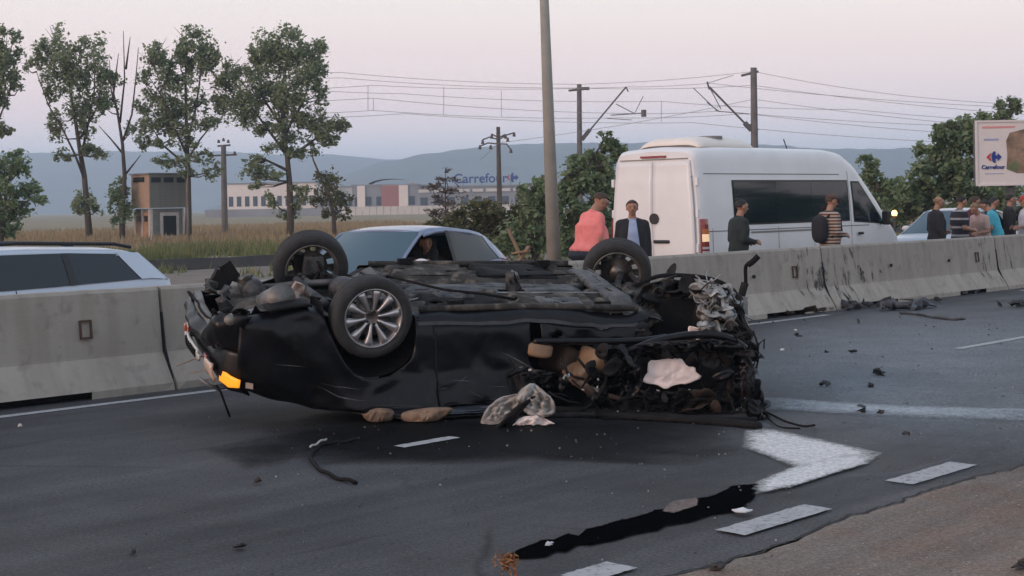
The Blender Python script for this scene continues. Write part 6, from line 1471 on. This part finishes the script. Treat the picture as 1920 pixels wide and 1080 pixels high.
def person(label, loc, face, top, trousers=None, hair='black', h=1.76, lean=0.0, turn=0.0, nod=.15, arms=('down', 'down'), open_jacket=None, bald=False, girth=1.0, sleeves='short', stride=.12, backpack=None, cap=None, group='bystanders behind the barrier', seated=False):
    """local frame: +y is where the chest faces, x to the figure's right"""
    root = thing('person', label, 'person', loc, face, group or None); k = h/1.76; g = girth
    def ln(p):
        p = Vector(p)
        return Vector((p.x, p.y*math.cos(lean)+math.sin(lean)*(p.z-.93), .93+(p.z-.93)*math.cos(lean)-p.y*math.sin(lean))) if p.z > .93 else p
    X = Vector((1, 0, 0)); Yb = Vector((0, math.cos(lean), -math.sin(lean)))
    up = Vector((0, math.sin(lean+nod), math.cos(lean+nod))); fw = Vector((-math.sin(turn), math.cos(turn), 0)); fw = (fw-up*fw.dot(up)).normalized(); rr = fw.cross(up)
    hd = ln((0, .035, 1.535)); H = lambda a, b, c: hd+fw*a+rr*b+up*c       # forward, right, up from the chin hinge
    belly = max(0, g-1)*.16
    def torso(bm, add, lo, hi):
        prof = [(.84, .165, .115, 0), (.95, .165*g, .118*g, .0), (1.05, .155*g, .112*g, belly*.6), (1.16, .158*g, .112*g, belly*.5), (1.27, .172*(.5+g*.5), .115*g, belly*.15), (1.36, .180, .108, 0), (1.415, .158, .085, -.008), (1.45, .105, .065, -.012), (1.475, .064, .056, -.010)]
        loft_rings(bm, [(ln((0, y, z)), X*(w+add), Yb*(d+add)) for z, w, d, y in prof if lo <= z <= hi])
    A_ = []
    for s, mode in zip((-1, 1), arms):
        S0 = ln((s*.178, -.01, 1.395)); D = dict(down=((s*.05, -.03, -.29), (s*.065, .05, -.54)), front=((s*.05, -.03, -.28), (-s*.03, .22, -.32)), hip=((s*.16, -.06, -.26), (s*.02, .05, -.42)), **{'raise': ((s*.06, .14, -.24), (-s*.05, .34, -.06))})[mode]
        A_.append((s, S0, S0+Vector(D[0]), S0+Vector(D[1])))
    legs = []
    for s in (-1, 1):
        st = s*stride
        legs.append([Vector((s*.09, .02, .88)), Vector((s*.12, .43, .93)), Vector((s*.12, .52, .56)), Vector((s*.12, .64, .53))] if seated else [Vector((s*.092, 0, .86)), Vector((s*.10, st*.6+.02, .47)), Vector((s*.105, st-.02, .085)), Vector((s*.115, st+.12, .035))])
    bm = BM(); torso(bm, -.012, .8, 1.5)
    limb(bm, [ln((0, -.01, 1.43)), hd+up*.01-fw*.015], [.062, .056])
    ball(bm, H(.0, 0, .115), .083, 3); ball(bm, H(-.022, 0, .125), .084, 3); ball(bm, H(.022, 0, .075), .066, 3); ball(bm, H(.040, 0, .030), .040, 2); ball(bm, H(.055, 0, .135), .045, 2)
    tube(bm, [H(.078, 0, .118), H(.108, 0, .078)], [.010, .019], 8); ball(bm, H(.100, 0, .078), .017)
    for s in (-1, 1): ball(bm, H(-.008, s*.080, .090), (.014, .020, .032))
    for s, S0, el_, wr_ in A_:
        limb(bm, [S0, el_], [.058, .044]); limb(bm, [el_, wr_], [.043, .028]); d = (wr_-el_).normalized(); sd = d.cross(Vector((s*.2, 1, .1))).normalized(); nr = d.cross(sd)
        limb(bm, [wr_, wr_+d*.045+sd*.016, wr_+d*.085+sd*.02], [.027, .024, .018]); limb(bm, [wr_+d*.03-sd*.016, wr_+d*.085-sd*.022], [.022, .017])
        for jf, fl in enumerate((.062, .074, .070, .052)):
            b0 = wr_+d*.085+sd*(-.033+.022*jf); limb(bm, [b0, b0+d*fl*.5+nr*.006, b0+d*fl*.85+nr*.026], [.0105, .0098, .0088])
        t0 = wr_+d*.030-sd*.030; limb(bm, [t0, t0+d*.030-sd*.020, t0+d*.060-sd*.026+nr*.01], [.013, .0115, .010])
    for L in legs: limb(bm, L[:3], [.088, .056, .040]); limb(bm, [L[2]-(Vector((0, .03, 0)) if not seated else Vector()), L[3]], [.042, .034])
    for v in bm.verts: v.co *= k
    body = fuse('body', bm, m_skin, root, .0125, 2)
    for s in (-1, 1):
        bm = BM(); ball(bm, H(.078, s*.031, .103)*k, .0085*k, 2); obj('eye', bm, m_hairs['black'], body)
        bm = BM(); tube(bm, [H(.082, s*.016, .124)*k, H(.086, s*.032, .129)*k, H(.074, s*.050, .123)*k], .0035*k, 6); obj('eyebrow', bm, m_hairs[hair], body)
    bm = BM(); tube(bm, [H(.074, -.024, .036)*k, H(.085, 0, .039)*k, H(.074, .024, .036)*k], .0065*k, 6); obj('mouth', bm, mat('lips', (.16, .06, .05), rough=.6), body)
    bm = BM(); bmesh.ops.create_icosphere(bm, subdivisions=4, radius=1)
    for vt in list(bm.verts):
        w = vt.co.copy(); cut = w.z < -.45+1.05*max(0, min(1, (w.y+.15)/.75))+.10*noise.noise(w*5)+(.25 if abs(w.x) > .75 and w.y > -.2 else 0)
        if bald and not cap: cut = cut or w.z > .38
        if cut: bm.verts.remove(vt); continue
        vt.co = H(w.y*.109-.012, w.x*.089, .120+w.z*.095)*k+noise.noise_vector(w*6)*.005
    solid(obj('hair', bm, m_hairs[hair], root, True), .008)
    if cap:
        bm = BM(); bmesh.ops.create_icosphere(bm, subdivisions=3, radius=1)
        for vt in list(bm.verts):
            w = vt.co.copy()
            if w.z < .18: bm.verts.remove(vt); continue
            vt.co = H(w.y*.114-.008, w.x*.098, .128+w.z*.104)*k
        solid(obj('cap', bm, cap, root, True), .006)
        bm = BM(); grid(bm, lambda a, b: H(.075+.085*b*(1-.4*(2*a-1)**2), (2*a-1)*.07, .152-.02*b-.012*(2*a-1)**2)*k, 8, 4); solid(obj('cap_peak', bm, cap, root, True), .006)
    # top: loose cloth over the same frame
    bm = BM(); torso(bm, .016, .8, 1.46)
    for s, S0, el_, wr_ in A_:
        if sleeves == 'long': limb(bm, [S0, el_, wr_-(wr_-el_).normalized()*.01], [.074, .058, .042])
        else: limb(bm, [S0, S0.lerp(el_, .72)], [.074, .062])
    limb(bm, [ln((-.17, -.01, 1.405)), ln((0, -.012, 1.43)), ln((.17, -.01, 1.405))], [.068, .072, .068])
    for v in bm.verts: v.co *= k
    t_ = fuse('shirt' if sleeves == 'short' else 'jacket', bm, top, root, .019, 3, .011)
    bm = BM(); tube(bm, [ln((.062*math.cos(a), .004+.062*math.sin(a), 1.475+.012*math.sin(a)*-1))*k for a in (2*math.pi*i/16 for i in range(17))], .013*k, 6, False); obj('collar', bm, open_jacket or top, root, True)
    if open_jacket:
        bm = BM()
        def fo(u, w):
            z = .86+.595*w; x = .098*(2*u-1)*(1.25-.75*w); d = .128*g+.020+belly*(1-w)*.6 if z < 1.3 else .128*g+.02-(z-1.3)*.42
            return ln((x, d-.9*x*x/.1*.3+.006, z))*k
        grid(bm, fo, 8, 16); solid(obj('shirt_front', bm, open_jacket, root, True), .012)
    bm = BM(); loft_rings(bm, [(Vector((0, 0, z)), X*w, Vector((0, 1, 0))*d) for z, w, d in ((.80, .165, .12), (.90, .176*g, .13*g), (.97, .165*g, .125*g))])
    for L in legs: limb(bm, [L[0], L[1], L[2]+Vector((0, 0, .02))], [.100, .072, .058])
    for v in bm.verts: v.co *= k
    fuse('trousers', bm, trousers or mat('trousers_dark', (.03, .035, .05), rough=.9), root, .022, 3, .008)
    if not seated:
        for L in legs:
            bm = BM(); box(bm, Vector((L[3].x, L[3].y-.06, .045))*k, (.10*k, .29*k, .09*k), taper=.8); bevel(obj('shoe', bm, m_seal, root), .02)
    if backpack:
        bm = BM(); bmesh.ops.create_icosphere(bm, subdivisions=3, radius=1)
        for vt in bm.verts: w = vt.co; q = 1/max(.6, (abs(w.x)**3+abs(w.y)**3+abs(w.z)**3)**(1/3)); vt.co = Vector(ln((w.x*q*.145, -.215+w.y*q*.10, 1.18+w.z*q*.23)))*k
        e = obj('backpack', bm, backpack, None, True); e.location = root.location; e.rotation_euler = root.rotation_euler; tag(e, 'dark backpack worn by the man in the striped sweater', 'backpack')
        for s in (-1, 1):
            bm = BM(); tube(bm, [ln((s*.10, -.13, 1.38))*k, ln((s*.105, .0, 1.485))*k, ln((s*.115, .135, 1.34))*k, ln((s*.14, .14, 1.12))*k, ln((s*.17, -.12, 1.05))*k], .020, 6); obj('strap', bm, backpack, e, True)
    return root
def at_n(px, n, py=440): p = NP(px, py, n); p.z = 0; return p
LEFT = rad(90); RIGHT = rad(-90)
c_pink = cloth('pink_polo', (.80, .24, .22), (.70, .19, .18)); c_black = cloth('black_cloth', (.018, .018, .022)); c_navy = cloth('navy_cloth', (.022, .028, .045))
c_lblue = cloth('light_blue_shirt', (.34, .42, .58), (.28, .35, .50)); c_grn = cloth('green_black_jacket', (.022, .032, .030), (.014, .018, .020))
c_str = cloth('striped_sweater', (.3, .25, .2), stripes=(9.0, [(.34, .27, .20), (.10, .035, .035), (.36, .31, .26), (.05, .04, .045)]))
c_tstr = cloth('striped_tee', (.02, .02, .03), stripes=(6.0, [(.018, .018, .026), (.018, .018, .026), (.018, .018, .026), (.30, .30, .31)]))
c_cyan = cloth('cyan_tee', (.08, .42, .52), (.06, .34, .44)); c_red = cloth('red_tee', (.42, .05, .045)); c_white = cloth('white_print_tee', (.60, .57, .60), (.38, .36, .42)); c_blush = cloth('blush_top', (.50, .36, .33)); c_khaki = cloth('khaki', (.22, .19, .13)); c_jean = cloth('jeans', (.06, .08, .14)); c_maroon = cloth('maroon', (.12, .03, .04)); c_teal = cloth('teal', (.05, .12, .14))
P_ = lambda *a, **k: person(*a, **k)
P_('stout man in a pink polo shirt bending forward beside the lamp post', at_n(1098, 13.75), rad(-62), c_pink, c_navy, 'brown', 1.96, lean=.24, nod=.42, turn=-.2, arms=('down', 'front'), girth=1.55)
P_('dark haired man with open black jacket over a light blue shirt', at_n(1186, 14.0), rad(178), c_black, c_jean, 'brown', 1.80, nod=.05, arms=('down', 'down'), open_jacket=c_lblue, sleeves='long', girth=1.22)
P_('man in a dark green jacket walking right below the minibus window', at_n(1384, 13.7), rad(-70), c_grn, c_navy, 'black', 1.78, lean=.05, nod=.1, turn=-.1, arms=('front', 'front'), sleeves='long', girth=1.08)
P_('man in a brown cap and striped sweater with a backpack', at_n(1556, 13.7), rad(-62), c_str, c_khaki, 'brown', 1.84, nod=.22, turn=-.25, arms=('front', 'front'), sleeves='long', girth=1.12, backpack=c_black, cap=cloth('brown_cap', (.10, .055, .045)))
P_('balding man in a dark jacket, leftmost of the group at right', at_n(1756, 13.8), rad(-80), c_black, c_navy, 'fair', 1.78, nod=.3, arms=('front', 'down'), sleeves='long', bald=True, girth=1.2)
P_('dark haired man in a black tee with pale stripes', at_n(1800, 13.9), rad(-75), c_tstr, c_navy, 'black', 1.78, nod=.25, arms=('front', 'front'), girth=1.15)
P_('man with reddish top partly hidden behind the striped tee', at_n(1826, 14.6), rad(-80), c_maroon, c_jean, 'brown', 1.77, nod=.2, arms=('down', 'front'))
P_('fair haired woman in a blush pink top leaning on the barrier', at_n(1846, 13.9), rad(120), c_blush, c_white, 'fair', 1.68, lean=.35, nod=.2, arms=('front', 'front'), girth=.95)
P_('dark haired person in a cyan tee and khaki trousers bending over', at_n(1872, 13.9), rad(60), c_cyan, c_khaki, 'black', 1.74, lean=.30, nod=.25, arms=('front', 'down'))
P_('man in black standing between the cyan tee and the white tee', at_n(1893, 14.7), rad(-95), c_black, c_navy, 'black', 1.80, nod=.1, arms=('raise', 'down'), sleeves='long')
P_('person in a white printed tee cut by the right edge of the picture', at_n(1925, 13.9), rad(95), c_white, c_jean, 'brown', 1.76, nod=.1, arms=('front', 'front'), girth=1.1, cap=c_red)
P_('person in a dark teal top standing behind the cyan tee', at_n(1862, 15.0), rad(-100), c_teal, c_jean, 'black', 1.74, arms=('down', 'down'))
# driver of the hatchback
dv = HB+Matrix.Rotation(HHEAD, 3, 'Z') @ Vector((-.30, .38, -.30))
P_('driver in a dark jacket looking out of the open hatchback window', dv, HHEAD-rad(90)+rad(25), c_black, c_navy, 'black', 1.70, nod=.1, turn=.35, arms=('raise', 'raise'), sleeves='long', seated=True, group='')
# ================================================================ loose debris on the road
m_chip = mat('debris_plastic', (.020, .020, .022), (.05, .048, .048), scale=15, rough=.6)
m_chipw = mat('debris_white', (.60, .60, .60), rough=.6)
DG = 'wreck debris strewn on the asphalt'
def debris(name, label, p, n, size, spread, mats, seed, tall=.08, group=DG, along=True):
    """several joined bent pieces of one torn part, lying on the road"""
    r = random.Random(seed); root = thing(name, label, 'debris', (p.x, p.y, 0), rad(46) if along else r.uniform(0, 3), group)
    for i in range(n):
        bm = BM(); x = (i/(max(1, n-1))-.5)*spread if n > 1 else 0
        s = size*r.uniform(.6, 1.1); shard(bm, (x, r.uniform(-.3, .3)*size, tall*.5), s, r.randint(0, 9999), .5)
        for v in bm.verts: v.co.z = max(.012, min(tall*1.6, abs(v.co.z)*.7+.01))
        o = obj('fragment', bm, r.choice(mats), root, True); solid(o, .008, 1)
def hose(name, label, pts, r, m, z=.02, cat='hose', group=None):
    P = []
    Q = [G(x, y) for x, y in pts]
    for i in range(len(Q)-1):
        p0, p1, p2, p3 = Q[max(i-1, 0)], Q[i], Q[i+1], Q[min(i+2, len(Q)-1)]
        for k in range(6):
            t = k/6; P.append(.5*(2*p1+(p2-p0)*t+(2*p0-5*p1+4*p2-p3)*t*t+(3*p1-p0-3*p2+p3)*t**3))
    P.append(Q[-1]); o_ = P[len(P)//2].copy(); o_.z = 0
    bm = BM(); tube(bm, [p-o_+Vector((0, 0, z+.006*math.sin(i))) for i, p in enumerate(P)], r, 7)
    o = obj(name, bm, m, None, True); o.location = o_; return tag(o, label, cat, group)
hose('rubber_strip', 'black curved rubber strip on the road in front of the wreck', [(668, 828), (640, 833), (610, 836), (590, 848), (583, 864), (600, 884), (632, 900), (668, 909)], .014, m_plast, .016, 'strip')
hose('rubber_strip', 'thin pale clip strip beside the curved rubber strip', [(582, 850), (596, 842), (612, 834)], .008, mat('pale_strip', (.40, .40, .38), rough=.5), .045, 'strip')
hose('trim_strip', 'long thin black trim lying at the foot of the right barrier', [(1688, 590), (1720, 592), (1752, 598), (1790, 602), (1808, 600)], .022, m_chip, .022, 'strip')
debris('bumper_fragment', 'long black bumper fragment lying against the barrier behind the hook pipe', G(1530, 586)+Vector((0, 0, 0)), 5, .42, 1.5, [m_chip, m_brown], 3, .10)
debris('bumper_fragment', 'broad torn black panel at the barrier foot below the scrapes', G(1622, 578), 7, .38, 1.3, [m_chip], 4, .13)
debris('grille_fragment', 'grey mesh grille piece lying in front of the barrier', G(1705, 580), 6, .55, 1.1, [mat('grey_mesh', (.045, .05, .06), (.09, .095, .105), scale=25, rough=.6)], 5, .12)
debris('bumper_fragment', 'small black fragment under the second loop from the right', G(1758, 556), 2, .26, .4, [m_chip], 6, .07)
debris('bumper_fragment', 'black fragment at the barrier foot beneath the bystanders', G(1815, 552), 2, .22, .4, [m_chip, m_brown], 7, .09)
debris('bumper_fragment', 'black curled fragment at the right edge of the road', G(1900, 576), 4, .34, .55, [m_chip], 8, .13)
debris('bumper_fragment', 'flat black fragment close to the end of the thin trim', G(1742, 566), 2, .24, .3, [m_chip], 9, .05)
debris('bumper_fragment', 'low black strip of plastic right of the wreck along the barrier', G(1470, 592), 4, .30, 1.2, [m_chip], 10, .06)
k_ = 0
for lb, x, y, s in (('small black chip below the thin black trim', 1610, 607, .13), ('dark chip right of the wreck near the pale line', 1495, 632, .14), ('tiny dark chip mid lane right of the hanging wires', 1550, 662, .09), ('dark chip beside the powder trail start', 1600, 664, .12),
                    ('black flat chip on the trail edge right of the wreck', 1648, 706, .16), ('small chip left of the flat chip', 1633, 728, .09), ('black triangular chip on the white powder trail', 1616, 776, .15), ('small dark chip on the trail by the triangular chip', 1650, 778, .10),
                    ('dark lump alone on the near road at lower left', 449, 1030, .085), ('tiny dark lump left of the lone lump', 249, 1041, .05), ('brown chip in front of the rear of the wreck', 484, 908, .09),
                    ('dark corner piece at the bottom right of the picture', 1915, 1071, .11), ('dark knot on the shoulder seam near the bottom', 1343, 1070, .10), ('dark chip near the powder arrow tip', 1700, 820, .08), ('thin dark chip left of the loose wires end', 1545, 727, .16)):
    bm = BM(); r = random.Random(k_+50); shard(bm, (0, 0, s*.15), s*.95, k_+70, .7)
    for v in bm.verts: v.co.z = abs(v.co.z)*.8+.012
    o = obj('debris_chip', bm, m_brown if 'brown' in lb else m_chip, None, True); p = G(x, y); o.location = (p.x, p.y, 0); tag(o, lb, 'debris', DG); k_ += 1
    solid(o, .01, 1)
for lb, x, y, s in (('white shard lying on the wet dark strip', 1030, 1030, .07), ('bent white angle piece above the second lane dash', 1392, 966, .10), ('white speck of plastic by the edge line at left', 38, 803, .05), ('small white fragment right of the wreck front', 1468, 660, .06), ('light fragment right of the hanging wires', 1492, 622, .05)):
    bm = BM(); shard(bm, (0, 0, .01), s*1.4, k_+90, .3); 
    for v in bm.verts: v.co.z = abs(v.co.z)*.5+.018
    o = obj('debris_chip', bm, m_chipw); p = G(x, y); o.location = (p.x, p.y, 0); tag(o, lb, 'debris', 'white fragments on the asphalt'); solid(o, .006, 1); k_ += 1
# fine glass grit nobody could count
r = random.Random(9); bm = BM()
for i in range(330):
    if i % 3 == 0: p = G(r.uniform(500, 1500), r.uniform(800, 960))
    elif i % 3 == 1: p = G(r.uniform(1400, 1900), r.uniform(590, 900))
    else: p = G(r.uniform(0, 1900), r.uniform(780, 1080))
    s = r.uniform(.003, .009)*(p.y/9); box(bm, (p.x, p.y, s*.5+.006), (s*1.3, s, s), Matrix.Rotation(r.uniform(0, 3), 3, 'Z'))
tag(obj('grit', bm, mat('grit_mix', (.05, .05, .05), (.34, .34, .34), scale=3, rough=.5, contrast=(.5, .62)), fixn=False), 'scattered glass grit on the asphalt', 'grit', kind='stuff')
# dried orange weed poking up at the bottom edge
pw = G(966, 1098); rt = thing('dried_weed', 'dried orange brown weed standing at the end of the wet strip', 'plant', (pw.x, pw.y, 0))
m_ow = mat('dried_orange', (.30, .13, .045), (.16, .075, .035), scale=20, rough=.9)
s_ = ppm(pw.y); zt = 62/s_
bm = BM(); tube(bm, [(.01, 0, 0), (0, 0, zt*.5), (-.006, 0, zt*.95)], [.007, .006, .004], 6); obj('stem', bm, mat('dried_red', (.30, .09, .04), rough=.8), rt)
r = random.Random(2); bm = BM()
for i in range(150):
    p = Vector((-.035+r.gauss(0, .022), r.gauss(0, .02), zt*.76+r.gauss(0, .020))); a = Vector((r.gauss(0, 1), r.gauss(0, 1), r.gauss(0, 1))).normalized()*r.uniform(.008, .02); b = a.orthogonal().normalized()*a.length*.35
    bm.faces.new([bm.verts.new(q) for q in (p-a, p+b, p+a, p-b)])
o = obj('leaves', bm, m_ow, rt, fixn=False); o['kind'] = 'stuff'
for i in range(7):
    bm = BM(); a = r.uniform(-1, 1); tube(bm, [(0, 0, zt*(.55+.05*i)), (-.03+a*.03, r.uniform(-.02, .02), zt*(.7+.04*i))], .0022, 4); obj('twig', bm, m_ow, rt)
